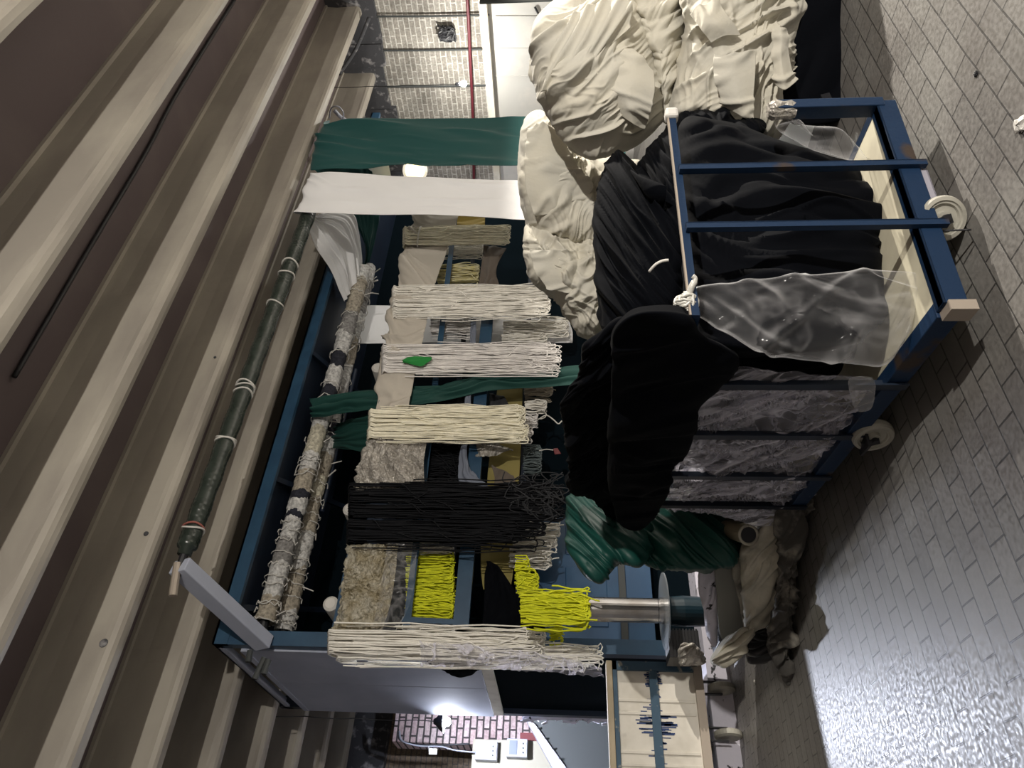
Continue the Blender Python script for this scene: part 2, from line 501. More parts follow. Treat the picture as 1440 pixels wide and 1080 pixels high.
M_tank = mat('tank_blue', (0.012, 0.055, 0.13), 0.4, col2=(0.02, 0.08, 0.17), nscale=2.5, bump=0.04, bscale=20)
M_greysteel = mat('grey_sheet', (0.37, 0.395, 0.48), 0.85, col2=(0.42, 0.445, 0.53), nscale=2, bump=0.03, bscale=8, spec=0.15)
M_steel = mat('stainless', (0.55, 0.55, 0.56), 0.25, metal=1.0, col2=(0.4, 0.38, 0.36), nscale=4, bump=0.03)
M_edge = mat('bare_edge', (0.42, 0.36, 0.3), 0.5, metal=0.4)
M_cream = mat('cream_cloth', (0.55, 0.52, 0.435), 0.95, col2=(0.51, 0.49, 0.425), nscale=4, bump=0.22, bscale=40, sheen=0.1, bdist=0.012)
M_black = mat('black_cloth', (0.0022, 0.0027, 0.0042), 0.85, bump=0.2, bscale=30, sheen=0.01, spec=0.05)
M_green = mat('green_cloth', (0.006, 0.068, 0.066), 0.7, bump=0.08, bscale=25, sheen=0.15)
M_greendark = mat('bottle_green_cloth', (0.006, 0.055, 0.045), 0.75, bump=0.08, bscale=25)
M_satin = mat('green_satin', (0.004, 0.05, 0.04), 0.5, bump=0.2, bscale=26, spec=0.4)
M_white = mat('white_cloth', (0.88, 0.88, 0.89), 0.9, bump=0.05, bscale=25)
M_beige = mat('beige_cloth', (0.52, 0.475, 0.41), 0.9, bump=0.15, bscale=25)
M_yarnw = mat('white_yarn', (0.93, 0.90, 0.83), 0.9, col2=(0.84, 0.81, 0.74), nscale=14)
M_yarnc = mat('cream_yarn', (0.93, 0.88, 0.71), 0.9, col2=(0.84, 0.8, 0.65), nscale=14)
M_yarng = mat('grey_white_yarn', (0.85, 0.82, 0.79), 0.9, col2=(0.74, 0.71, 0.69), nscale=14)
M_yarnb = mat('beige_yarn', (0.5, 0.45, 0.36), 0.9, col2=(0.4, 0.36, 0.3), nscale=14)
M_yarny = mat('yellow_yarn', (0.76, 0.78, 0.02), 0.8, col2=(0.64, 0.68, 0.02), nscale=12)
M_yarngold = mat('pale_gold_yarn', (0.62, 0.55, 0.26), 0.85, col2=(0.66, 0.62, 0.42), nscale=14)
M_yarnk = mat('black_yarn', (0.0035, 0.004, 0.006), 0.8, spec=0.25)
M_yarns = mat('slate_yarn', (0.10, 0.125, 0.13), 0.85)
M_yarndk = mat('charcoal_yarn', (0.025, 0.026, 0.03), 0.85)
M_olive = mat('khaki_cloth', (0.26, 0.215, 0.07), 0.9, bump=0.1)
M_slate = mat('slate_cloth', (0.16, 0.18, 0.23), 0.9)
M_brown = mat('brown_cloth', (0.13, 0.105, 0.085), 0.9)
M_canvas = mat('dirty_canvas', (0.52, 0.49, 0.40), 0.95, col2=(0.24, 0.225, 0.185), nscale=5, nlo=0.4, nhi=0.7, bump=0.5, bscale=18)
M_rag = mat('dirty_rag', (0.06, 0.056, 0.05), 0.95, col2=(0.28, 0.26, 0.22), nscale=8, nlo=0.5, nhi=0.68, bump=0.5, bscale=20)
M_wood = mat('pale_board', (0.36, 0.34, 0.29), 0.8, col2=(0.16, 0.15, 0.13), nscale=7, nlo=0.48, nhi=0.62, stretch=(0.3, 1, 1), bump=0.3)
M_board = mat('grey_board', (0.22, 0.22, 0.2), 0.8)
M_ply = mat('cream_deck', (0.62, 0.58, 0.44), 0.6, col2=(0.5, 0.46, 0.35), nscale=6)
M_rubber = mat('grey_rubber', (0.40, 0.385, 0.33), 0.6, col2=(0.28, 0.27, 0.23), nscale=9)
M_blackm = mat('black_metal', (0.015, 0.015, 0.018), 0.5)
M_panel = mat('worn_white_panel', (0.74, 0.70, 0.62), 0.6, col2=(0.6, 0.56, 0.48), nscale=5, nlo=0.45, nhi=0.7, bump=0.15, bscale=10)
M_bluepeel = mat('peeling_blue', (0.035, 0.085, 0.14), 0.55, col2=(0.3, 0.3, 0.27), nscale=16, nlo=0.6, nhi=0.68, bump=0.2, bscale=30)
M_timber = mat('raw_timber', (0.5, 0.42, 0.3), 0.8, col2=(0.4, 0.33, 0.22), nscale=8, stretch=(0.2, 1, 1))
M_spotted = mat('spotted_white', (0.6, 0.58, 0.66), 0.8, col2=(0.03, 0.03, 0.035), nscale=11, nlo=0.62, nhi=0.65, bump=0.2)
M_red = mat('red_paint', (0.12, 0.012, 0.015), 0.6)
M_redpipe = mat('red_pipe_paint', (0.11, 0.018, 0.026), 0.5)
M_darkgrey = mat('dark_grey_panel', (0.045, 0.05, 0.05), 0.7)
M_lav = mat('pale_steel', (0.32, 0.31, 0.36), 0.5)
M_boxw = mat('pale_box', (0.30, 0.31, 0.36), 0.5)
M_card = mat('cardboard', (0.32, 0.28, 0.19), 0.9)
M_wrap = mat('dark_green_wrap', (0.022, 0.03, 0.024), 0.24, col2=(0.035, 0.045, 0.037), nscale=10, bump=0.15, bscale=30, spec=0.7)
M_tie = mat('white_string', (0.62, 0.6, 0.56), 0.9)
M_rope_red = mat('red_string', (0.3, 0.1, 0.08), 0.9)
M_greenrag = mat('bright_green_rag', (0.01, 0.22, 0.035), 0.8)
M_clear = plastic('clear_polythene', base=0.022, wrinkle=4, crease_glint=0.05, bump=0.25)
M_clear2 = plastic('crumpled_polythene', base=0.05, wrinkle=9, crease_glint=0.5, stretch=(1, 1, 6), rot=(-38, 0, 0), bump=0.9, tint=(0.85, 0.84, 0.95))  # stretched pale lines are painted streaks of reflected light
M_silver = mat('silver_film', (0.36, 0.335, 0.30), 0.22, metal=0.25, col2=(0.5, 0.47, 0.42), nscale=9, bump=1.0, bscale=16, spec=0.9, bdist=0.05)
M_gold = mat('gold_film', (0.36, 0.31, 0.20), 0.24, metal=0.2, col2=(0.5, 0.47, 0.38), nscale=7, bump=1.0, bscale=26, spec=0.9, bdist=0.05)
M_disc = plastic('clear_acrylic', base=0.22, crease_glint=0.0, bump=0.0, tint=(0.45, 0.5, 0.55))

# ------------------------------------------------------------------ setting
XW, XL, YF, YB = 12.9, -5.0, -7.0, 14.0
ZB, ZS = 5.0, 5.62
tag(MB().box((XL, YF, -0.2), (XW, YB, 0)).build('floor', M_floor), 'grey rectangular paving floor, worn and stained, under the carts', 'floor', kind='structure')
tag(MB().box((XL, YF, ZS), (XW, YB, ZS + 0.2)).build('ceiling', M_slab), 'dark purple grey ceiling slab above the cream beams', 'ceiling', kind='structure')
tag(MB().box((XL - 0.2, YF, 0), (XL, YB, ZS)).build('wall_left', M_wall), 'grey plastered wall on the left', 'wall', kind='structure')
tag(MB().box((XL, YF - 0.2, 0), (XW, YF, ZS)).build('wall_front', M_wall), 'grey plastered wall behind the viewer', 'wall', kind='structure')
ZL = float(on_x(690, 80, XW)[2])
tag(MB().box((XW, YF, ZL), (XW + 0.25, YB, 5.0)).build('wall_right', M_brick_end), 'limewashed brick upper half of the end wall, above the white plaster', 'wall', kind='structure')
tag(MB().box((XW - 0.02, YF, 0), (XW + 0.25, YB, ZL)).build('wall_right_lower', M_plaster), 'white plastered lower half of the end wall', 'wall', kind='structure')
w = MB()
rs = np.random.RandomState(3)
yy = 3.0
while yy < 9.5:                                                    # sooty rubble band under the ceiling
    l = 0.25 + rs.rand() * 0.3
    w.box((XW - 0.05 - rs.rand() * 0.1, yy, 4.72 + rs.rand() * 0.12), (XW + 0.2, yy + l, ZS))
    yy += l
tag(w.build('wall_right_top', M_soot), 'sooty broken masonry band between end wall brick and ceiling', 'wall', kind='structure')
tag(MB().box((XL, YB, 0), (XW, YB + 0.2, ZS)).build('wall_back', M_brick_back), 'bare brown brick wall far behind the lamp on the left', 'wall', kind='structure')
tag(MB().box((XL, YB - 0.25, on_y(545, 1060, YB)[2]), (6, YB, ZS)).build('trim_soffit', M_soot), 'dark sooty lintel above the bare brick back wall', 'trim', kind='structure')
PY = 12.2
pl = on_y(650, 1046, PY); pr = on_y(650, 990, PY)
tag(MB().box((pl[0], PY, 0), (pr[0] + 1.2, PY + .5, on_y(556, 1010, PY)[2])).build('wall_pier', M_brick_pier), 'white and pink painted brick pier lit by the left hanging bulb', 'wall', kind='structure')
# ledge along the end wall
tag(MB().box((XW - 0.22, YF, ZL - 0.02), (XW, YB, ZL + 0.11)).build('trim_ledge', M_panel), 'cream timber ledge running along the end wall', 'trim', kind='structure')

# ceiling beams
k0 = -4
for i, k in enumerate(range(k0, 9)):
    yb = 3.196 + 1.211 * k
    b = MB()
    n = 140
    xs = np.linspace(XL, XW, n)
    # profile (y offset, z): ledge, web, rounded lower edge, soffit, back
    prof = [(-0.175, ZS), (-0.175, ZS - 0.035), (-0.14, ZS - 0.04), (-0.128, ZS - 0.2), (-0.135, ZB + 0.1), (-0.135, ZB + 0.06), (-0.12, ZB + 0.022), (-0.09, ZB + 0.004), (-0.04, ZB), (0, ZB + 0.004), (0.0, ZS)]
    V, Fc = [], []
    pn = len(prof)
    for a, x in enumerate(xs):
        for j, (dy, z) in enumerate(prof):
            wob = float(PN[1](x * 1.7 + 11 * k, j * 0.8)) * (0.012 if 3 <= j <= 9 else 0.0)
            V.append((x, yb + dy + wob, z + wob * 0.5))
    for a in range(n - 1):
        for j in range(pn - 1):
            Fc.append((a * pn + j, a * pn + j + 1, (a + 1) * pn + j + 1, (a + 1) * pn + j))
    b.add(V, Fc)
    tag(b.build('trim_%d' % (i + 1), M_beam, smooth=False), 'cream painted ceiling beam, number %d counting from the viewer' % (i + 1), 'beam', 'ceiling beams', 'structure')

for ix, iy, r in ((145, 904, .035), (205, 750, .022), (88, 738, .02), (302, 502, .015)):   # bolt holes in the beam webs
    for k in range(-3, 6):
        yb = 3.196 + 1.211 * k - 0.145
        p = on_y(ix, iy, yb)
        if ZB + .07 < p[2] < ZS - .1:
            tag(MB().lathe([(r, -.006), (r * .9, .0), (r * .5, .004)], p, (0, -1, 0), 14).build('beam_hole', M_soot), 'small dark bolt hole in a cream ceiling beam', 'hole', 'beam bolt holes', 'structure')
            break

# ------------------------------------------------------------------ lamps
def bulb(loc, label, power, col, cord_to, shade=False):
    t = empty('hanging_bulb', loc)
    tag(t, label, 'light bulb')
    loc = np.array(loc)
    r = 0.05
    prof = [(0.004, -r)] + [(r * math.cos(a), r * math.sin(a)) for a in np.linspace(-1.3, 0.9, 9)] + [(0.022, 0.065)]
    MB().lathe(prof, loc, sides=14).build('glass', emit('bulb_glow', col, power / (math.pi * 4 * math.pi * r * r)), t, smooth=True)
    MB().lathe([(0.024, 0.067), (0.03, 0.075), (0.03, 0.13), (0.012, 0.15)], loc, sides=14).build('socket', M_blackm, t)
    if shade:
        MB().lathe([(0.13, 0.03), (0.10, 0.075), (0.045, 0.13), (0.03, 0.16)], loc, sides=20).build('shade', M_blackm, t)
    z = np.linspace(0.15, cord_to - loc[2], 12)
    MB().tube([loc + np.array([0.01 * math.sin(k * 2), 0, a]) for k, a in enumerate(z)], 0.006, 5).build('cord', M_blackm, t)


LAMP_R = on_x(652, 118, 11.5)
LAMP_L = on_y(628, 1015, 9.38)
bulb(LAMP_R, 'bright bare bulb in front of the limewashed end wall', 170, (1.0, 0.97, 0.9), ZS)
bulb(LAMP_L, 'bright bluish white bulb hanging beside the painted brick pier', 780, (0.80, 0.85, 1.0), ZS, True)
p = on_x(548, 305, 11.0)
t = empty('small_lamp', p); tag(t, 'small distant bright lamp below the white hanging band', 'light bulb')
MB().lathe([(0.01, -0.05), (0.05, -0.03), (0.06, 0.0), (0.02, 0.05)], p, sides=12).build('bulb', emit('small_glow', (1, 0.95, 0.85), 60), t)
MB().tube([p + np.array([0, 0, 0.05]), p + np.array([0, 0, ZS - p[2]])], 0.008, 5).build('cord', M_blackm, t)
p = on_x(584, 240, 12.0)
t = empty('pendant_lamp', p); tag(t, 'round yellowish lamp partly hidden between green and white bands', 'lamp')
MB().lathe([(0.02, 0), (0.22, 0.01), (0.25, 0.03), (0.02, 0.05)], p, axis=-F, sides=30).build('dish', M_panel, t)
MB().lathe([(0.01, -0.0), (0.20, 0.0), (0.2, 0.02)], p - F * 0.05, axis=F, sides=30).build('glowing_face', emit('yellow_glow', (1.0, 0.9, 0.5), 2.2), t)
MB().tube([p + np.array([0, 0, 0.2]), p + np.array([0, 0, ZS - p[2]])], 0.012, 5).build('stem', M_blackm, t)

# ------------------------------------------------------------------ things on the end wall
def cable(name, pts, r, m, label, cat='cable', n=40, group=None):
    o = MB().tube(crom(pts, n), r, 6).build(name, m, smooth=True)
    return tag(o, label, cat, group)


XF = XW - 0.06
cable('mounted_pipe', [on_x(650, -60, XW - 0.12), on_x(657, 0, XW - 0.12), on_x(661, 80, XW - 0.12), on_x(665, 170, XW - 0.12), on_x(667, 300, XW - 0.12)], 0.03, M_redpipe, 'dark red pipe running along the end wall above the ledge', 'pipe')
for yy, lab in ((22, 'uppermost in the photo'), (70, 'middle one'), (121, 'level with the bright bulb')):
    a = on_x(512, yy + 1, XF); b_ = on_x(688, yy - 1, XF)
    cable('wall_conduit', [a, (a + b_) / 2 + np.array([0, 0.01, 0]), b_], 0.018, M_darkgrey, 'thin vertical conduit on the limewashed brick, %s of three' % lab, 'conduit')
for yy, lab in ((23, 'upper'), (68, 'middle'), (107, 'lower')):
    a = on_x(697, yy, XW - 0.03); b_ = on_x(760, yy, XW - 0.03)
    cable('plaster_strip', [a, (a + b_) / 2, b_], 0.013, M_plaster, 'raised vertical joint strip on the white plaster, %s one' % lab, 'strip')
pc = on_x(628, 48, XW - 0.1)
mb = MB()
for k in range(26):
    a = np.random.RandomState(k)
    pts = [pc + np.array([a.uniform(-.05, .05), a.uniform(-.14, .14), a.uniform(-.16, .14)]) for _ in range(5)]
    mb.tube(crom(pts, 16), 0.018, 5)
tag(mb.build('wire_clump', M_blackm), 'black clump of tangled wire on the limewashed brick', 'wire')
a = on_x(500, -10, 12.5); b_ = on_x(470, 165, 12.5)
cable('ceiling_cable', [on_x(519, 25, 12.6), on_x(500, 70, 12.2), on_x(477, 104, 11.6)], 0.035, M_soot, 'rough black cable slanting down from the ceiling corner', 'cable')
# steel post at the right border of the view
ps = on_x(745, 4, 10.5)
pm = MB()
for dx in (-0.09, 0.09):
    pm.box((ps[0] - 0.1, ps[1] + dx - 0.012 - 0.15, 0), (ps[0] + 0.1, ps[1] + dx + 0.012 - 0.15, 2.64))
pm.box((ps[0] - 0.01, ps[1] - 0.24, 0), (ps[0] + 0.01, ps[1] - 0.06, 2.64))
tag(pm.build('steel_post', M_darkgrey), 'dark grey steel post standing in front of the white end wall', 'post')
p = on_x(758, 8, XF); q = on_x(790, 24, XF)
cable('hanging_hose', [on_x(752, 10, XF), on_x(762, 26, XF), on_x(775, 34, XF), on_x(800, 40, XF)], 0.02, M_blackm, 'thin black hose curving over the white plaster', 'hose')
# loose wires and a pipe between the beams and the green band
cable('white_pipe', [on_x(470, 155, 10.5), on_x(480, 165, 10.5), on_x(500, 178, 10.5), on_x(520, 190, 10.5)], 0.035, M_boxw, 'white pipe end beneath the ceiling, left of the green band top', 'pipe')
cable('hanging_hoop', [on_x(463, 166, 10.4), on_x(466, 152, 10.4), on_x(476, 150, 10.4), on_x(483, 160, 10.4), on_x(480, 172, 10.4)], 0.012, M_boxw, 'thin grey wire hoop beside the white pipe end', 'wire')
cable('slab_conduit', [on_z(330, 0, ZS - 0.03), on_z(250, 130, ZS - 0.03), on_z(205, 215, ZS - 0.03), on_z(125, 350, ZS - 0.03), on_z(20, 530, ZS - 0.03)], 0.02, M_blackm, 'black knotted conduit along the ceiling slab between two beams', 'conduit')

# ------------------------------------------------------------------ left background
b = on_y(686, 1056, 11.6)
for (x0, x1, y0, y1, nm, lab, m) in ((668, 700, 1043, 1069, 'junction_box', 'lavender grey electrical box left of the pale meter box', M_boxw), (712, 742, 1040, 1065, 'meter_box', 'white and grey meter box above the red panel', M_boxw)):
    p0 = on_y(x0, y1, 11.55); p1 = on_y(x1, y0, 11.55)
    t = empty(nm, ((p0[0] + p1[0]) / 2, 11.55, p1[2])); tag(t, lab, 'electrical box')
    MB().box((p0[0], 11.5, p1[2]), (p1[0], 11.68, p0[2])).build('case', m, t, bevel=0.012)
    h = p0[2] - p1[2]
    MB().box((p0[0] + 0.03, 11.485, p1[2] + h * 0.5), (p1[0] - 0.03, 11.5, p0[2] - 0.04)).build('window', M_lav if nm == 'junction_box' else M_slate, t)
    for k in range(3):
        MB().lathe([(0.012, 0), (0.012, 0.014)], (p0[0] + 0.06 + 0.06 * k, 11.498, p1[2] + 0.06), axis=(0, -1, 0), sides=8).build('knob', M_darkgrey, t)
q0 = on_y(690, 1078, 11.75); q1 = on_y(720, 1040, 11.75)
tag(MB().box((q0[0] - 0.5, 11.7, 0), (q1[0] - 0.02, 11.74, on_y(664, 1060, 11.7)[2])).build('backing_board', mat('dull_cream_board', (.3, .28, .22), .7)), 'cream backing board carrying the electrical boxes', 'board')
cable('white_cable', [on_y(562, 1028, 11.6), on_y(566, 1042, 11.6), on_y(590, 1049, 11.6), on_y(620, 1050, 11.6), on_y(640, 1055, 11.6), on_y(668, 1058, 11.55)], 0.012, M_boxw, 'white cable looping down the brick pier to the electrical box', 'cable')
cable('black_cable', [on_y(560, 1025, 11.6), on_y(562, 1040, 11.62), on_y(580, 1046, 11.62), on_y(612, 1048, 11.62), on_y(660, 1046, 11.62)], 0.014, M_blackm, 'black cable edging the painted brick pier', 'cable')
p = on_y(609, 1057, 11.5)
MBt = MB().box((p[0] - 0.04, p[1] - 0.02, p[2] - 0.06), (p[0] + 0.04, p[1] + 0.02, p[2] + 0.06))
MBt.tube([p + np.array([0, 0, 0.06]), on_y(603, 1050, 11.58)], 0.008, 5)
tag(MBt.build('hanging_switch', M_white, bevel=0.006), 'small white switch dangling from the white cable', 'switch')
# stair with white stringer
st = empty('staircase', (1.9, 11.3, 0)); tag(st, 'stair side with white stringer and dark grey infill panel', 'staircase')
def poly(pts, y0, y1):
    w = [on_y(a, b, y0) for a, b in pts]
    n = len(w); V = [tuple(v) for v in w] + [(v[0], y1, v[2]) for v in w]
    return MB().add(V, [tuple(range(n)), tuple(range(2 * n - 1, n - 1, -1))] + [(i, (i + 1) % n, (i + 1) % n + n, i + n) for i in range(n)])
poly([(740, 1012), (752, 1018), (800, 1085), (828, 1130), (815, 1140), (780, 1085)], 11.25, 11.4).build('stringer', M_lav, st)
poly([(748, 1012), (930, 1010), (948, 1130), (828, 1130), (798, 1080)], 11.3, 11.38).build('side_panel', M_darkgrey, st)
for k in range(5):
    p = on_y(757 + 10 * k, 1024 + 14 * k, 11.24)
    MB().lathe([(0.014, 0), (0.014, 0.02)], p, axis=(0, -1, 0), sides=8).build('bolt', M_blackm, st)
rb0, rb1 = on_y(728, 1140, 11.75), on_y(728, 1030, 11.75)
tag(MB().box((rb0[0], 11.75, 0), (rb1[0], 11.8, rb0[2])).build('red_board', M_red), 'dark red board behind the white stair stringer', 'board')
mb = MB(); rs = np.random.RandomState(5)
p0, p1 = on_y(742, 1008, 9.22), on_y(860, 1012, 9.22)
for k in range(30):
    t_ = rs.rand(); c = p0 + (p1 - p0) * t_ + np.array([rs.uniform(-.05, .04), rs.uniform(-.03, .03), 0])
    mb.tube([c, c + np.array([rs.uniform(-.05, .05), 0, rs.uniform(.05, .16)])], 0.016, 5)
mb.tube(crom([p0, (p0 + p1) / 2 + np.array([.03, 0, 0]), p1 + np.array([0, 0, -.3])], 20), 0.05, 6)
tag(mb.build('hanging_hose', M_spotted), 'black and white frayed bundle hanging beside the machine back edge', 'hose')

# ------------------------------------------------------------------ the big cloth machine
MY = 6.8                                                          # its front
mx0 = float(on_y(300, 908, MY)[0]); mx1 = 11.5; MBK = 9.1
mtop = float(on_y(302, 905, MY)[2])
mc = empty('cloth_processing_machine', (mx0, MY, 0))
tag(mc, 'tall blue steel cloth processing machine with rollers and a hanging rack', 'machine')
MW = lambda mb, n, m, **k: mb.build(n, m, mc, **k)
# posts and top frame
ztp = float(on_x(395, 990, mx0)[2])
MW(MB().box((mx0, MY - 0.05, 0.3), (mx0 + 0.14, MY + 0.06, mtop)), 'corner_post', M_blue)
MW(MB().box((mx0, MBK - 0.1, 0.0), (mx0 + 0.12, MBK, mtop + 0.05)), 'corner_post', M_navy)
MW(MB().box((mx0, MY - 0.06, mtop - 0.15), (mx1, MY + 0.0, mtop)).box((mx0, MY - 0.06, mtop - 0.02), (mx1, MY + 0.16, mtop)), 'front_top_beam', M_blue)
MW(MB().box((mx0, MY, mtop - 0.08), (mx0 + 0.02, MBK, mtop)).box((mx0, MY, mtop - 0.02), (mx0 + 0.1, MBK, mtop)), 'side_top_rail', M_greysteel)
MW(MB().box((mx0 + 0.15, MY + 0.1, mtop - 0.1), (mx1, MBK - 0.1, mtop - 0.06)), 'roof_panel', M_navy)
MW(MB().box((mx0, MBK - 0.08, mtop - 0.1), (mx1, MBK, mtop)), 'rear_top_beam', M_navy)
for a, b_ in ((.4, 1.2), (1.9, 2.6), (3.8, 4.4)):
    MW(MB().bar((mx0 + a, MY + 0.05, mtop - 0.1), (mx0 + b_, MBK - 0.1, mtop - 0.5), 0.06), 'brace', M_navy)
# left side panel
zpt = float(on_x(386, 950, mx0)[2]); zpb = float(on_x(684, 965, mx0)[2])
yj = float(on_x(550, 962, mx0)[1])
sp = MW(MB().box((mx0 - 0.02, MY + 0.06, zpb), (mx0 + 0.0, yj - 0.006, zpt)).box((mx0 - 0.02, yj + 0.006, zpb), (mx0 + 0.0, MBK - 0.02, zpt + 0.02)), 'side_panel', M_greysteel, bevel=0.004)
MW(MB().box((mx0 - 0.035, MY + 0.02, zpb - 0.12), (mx0 + 0.0, MBK - 0.15, zpb - 0.01)), 'side_trim', M_panel)
MW(MB().box((mx0 - 0.03, MY + 0.06, zpt - 0.01), (mx0 + 0.02, MBK - 0.05, zpt + 0.05)), 'side_trim', M_greysteel)
MW(MB().box((mx0 + 0.06, MY + 0.08, 0.3), (mx0 + 0.09, MBK - 0.1, zpb)), 'opening_shade_panel', M_dark)  # added near-black panel; its colour supplies the shade of the open lower bay
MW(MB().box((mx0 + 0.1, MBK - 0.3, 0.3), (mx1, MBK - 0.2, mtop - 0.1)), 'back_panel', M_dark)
for xx in (3.6, 5.2, 6.8):
    MW(MB().box((xx, MBK - 0.9, 2.8), (xx + 0.9, MBK - 0.84, 4.0)), 'inner_plate', M_navy)
# arm holding the wrapped roller
RY = 5.6
rA = on_y(262, 772, RY); rB = on_y(440, 285, RY)
pA = on_y(252, 795, RY - 0.02); pB = on_y(372, 905, MY - 0.06)
arm = MW(MB().bar(pA, pA + (pB - pA) * 1.0, 0.13, 0.17), 'arm', M_greysteel, bevel=0.008)
def subbuild(mb, name, m, par, **k):
    o = mb.build(name, m, None, **k); o.parent = par
    o.matrix_parent_inverse = (par.parent.matrix_basis @ par.matrix_basis).inverted() if par.parent else par.matrix_basis.inverted()
    return o
pg = MB().tube([pA + np.array([0.02, 0, 0.02]), on_y(243, 838, RY)], 0.035, 10)
subbuild(pg, 'peg', M_edge, arm)
for a, b_ in (((352, 915), (349, 931)), ((372, 925), (358, 955)), ((378, 928), (371, 948))):
    MW(MB().tube([on_y(*a, MY - 0.05), on_y(*b_, MY - 0.05)], 0.03, 8), 'peg', M_darkgrey)
dirx = (rB - rA) / np.linalg.norm(rB - rA)
n = 260
L_ = np.linalg.norm(rB - rA)
prof = [(0.02, -0.06), (0.06, -0.055), (0.06, 0.0)] + [(0.082 + 0.006 * abs(math.sin(k * 1.1)) + 0.004 * math.sin(k * .37), 0.01 + (L_ - 0.02) * k / n) for k in range(n + 1)] + [(0.03, L_ + 0.01)]
gr = MW(MB().lathe(prof, rA, dirx, 20), 'wrapped_roller', M_wrap, smooth=True)
MW(MB().lathe([(0.035, -0.25), (0.035, -0.05)], rA, dirx, 10), 'roller_shaft', M_blackm)
for yy, m in ((742, M_rope_red), (746, M_tie), (622, M_tie), (620, M_tie), (553, M_tie), (546, M_tie), (542, M_tie), (430, M_tie), (388, M_tie), (372, M_tie)):
    ix = 262 + (772 - yy) * (440 - 262) / (772 - 285)
    c = on_y(ix, yy, RY); s = float(np.dot(c - rA, dirx))
    pts = []
    for k in range(25):
        a = 2 * math.pi * k / 24; e1 = np.array([0, 1.0, 0]); e2 = np.cross(dirx, e1)
        pts.append(rA + dirx * (s + 0.012 * math.sin(a * 2 + yy)) + (e1 * math.cos(a) + e2 * math.sin(a)) * 0.094)
    subbuild(MB().tube(pts, 0.010, 5), 'string_tie', m, gr)
# rag-wound rollers under the top beam
def rag_roller(pts_px, y, r, stops, seed):
    A_, B_ = on_y(*pts_px[0], y), on_y(*pts_px[1], y)
    d = (B_ - A_); L = np.linalg.norm(d); d /= L
    n = 300; sd = 30
    V, Fc = [], []
    e1 = np.array([0, 1.0, 0]); e1 -= d * np.dot(e1, d); e1 /= np.linalg.norm(e1); e2 = np.cross(d, e1)
    for i in range(n + 1):
        s = L * i / n
        for k in range(sd):
            a = 2 * math.pi * k / sd
            rr = r * (0.9 + 0.25 * float(PN[2](s * 1.6 + seed, seed))) + 0.018 * abs(float(PN[0](s * 11 + a * 0.5 + seed, math.cos(a) * 0.8, math.sin(a) * 0.8)))
            rr += 0.012 * abs(float(PN[3](s * 30 + a * 0.8, math.cos(a), seed)))
            V.append(A_ + d * s + (e1 * math.cos(a) + e2 * math.sin(a)) * rr)
    for i in range(n):
        for k in range(sd):
            Fc.append((i * sd + k, i * sd + (k + 1) % sd, (i + 1) * sd + (k + 1) % sd, (i + 1) * sd + k))
    mb = MB().add(V, Fc)
    o = MW(mb, 'rag_roller', band_mat('rag_windings_%d' % seed, 0, [(a + A_[0] - mx0, c) for a, c in stops]), smooth=True)
    MW(MB().lathe([(0.05, -0.15), (0.05, 0.02)], A_, d, 12), 'roller_shaft', M_blackm)
    rs = np.random.RandomState(seed)
    for k in range(30):
        t = MB()
        s = rs.rand() * L; a0 = rs.rand() * 6.28; a = np.linspace(a0, a0 + 4.0 + rs.rand() * 3, 22)
        t.tube([A_ + d * (s + 0.02 * (x - a0) * rs.uniform(-.4, .4)) + (e1 * math.cos(x) + e2 * math.sin(x)) * r * 1.22 for x in a], 0.006, 4)
        subbuild(t, 'string_winding', M_tie, o)
    for k in range(9):
        t = MB()
        s = rs.rand() * L; p = A_ + d * s - e2 * r * (1 if e2[2] > 0 else -1)
        t.tube([p, p + np.array([rs.uniform(-.08, .08), -.05, -rs.uniform(.05, .16)])], 0.008, 4)
        subbuild(t, 'loose_string', M_tie, o)
    return o
CR, WH, NV, GR, BE = (0.62, 0.58, 0.46), (0.66, 0.65, 0.63), (0.02, 0.022, 0.035), (0.3, 0.29, 0.28), (0.45, 0.4, 0.32)
rag_roller(((372, 875), (512, 378)), 7.15, 0.105, [(0, BE), (.35, WH), (.7, GR), (1.0, WH), (1.25, NV), (1.33, WH), (1.5, NV), (1.62, BE), (1.9, WH), (2.15, CR), (2.5, WH), (2.75, NV), (3.15, WH), (3.5, NV), (3.75, WH), (4.1, GR), (4.5, BE), (5.2, WH), (6.5, GR)], 1)
rag_roller(((398, 888), (520, 376)), 7.5, 0.10, [(0, WH), (.3, BE), (.8, WH), (1.2, BE), (1.7, CR), (2.0, BE), (2.3, WH), (2.55, NV), (2.8, WH), (3.1, GR), (3.4, WH), (3.8, BE), (4.3, WH), (4.8, GR), (5.5, WH), (6.5, GR)], 2)
# guide bars under the rollers
for a, b_ in (((432, 765), (500, 470)), ((452, 720), (500, 520))):
    MW(MB().tube([on_y(*a, 7.6), on_y(*b_, 7.6)], 0.03, 8), 'guide_bar', M_navy)
# triangular plate behind the drape
p = [on_y(462, 395, 8.2), on_y(480, 388, 8.2), on_y(483, 400, 8.2), on_y(478, 420, 8.2)]
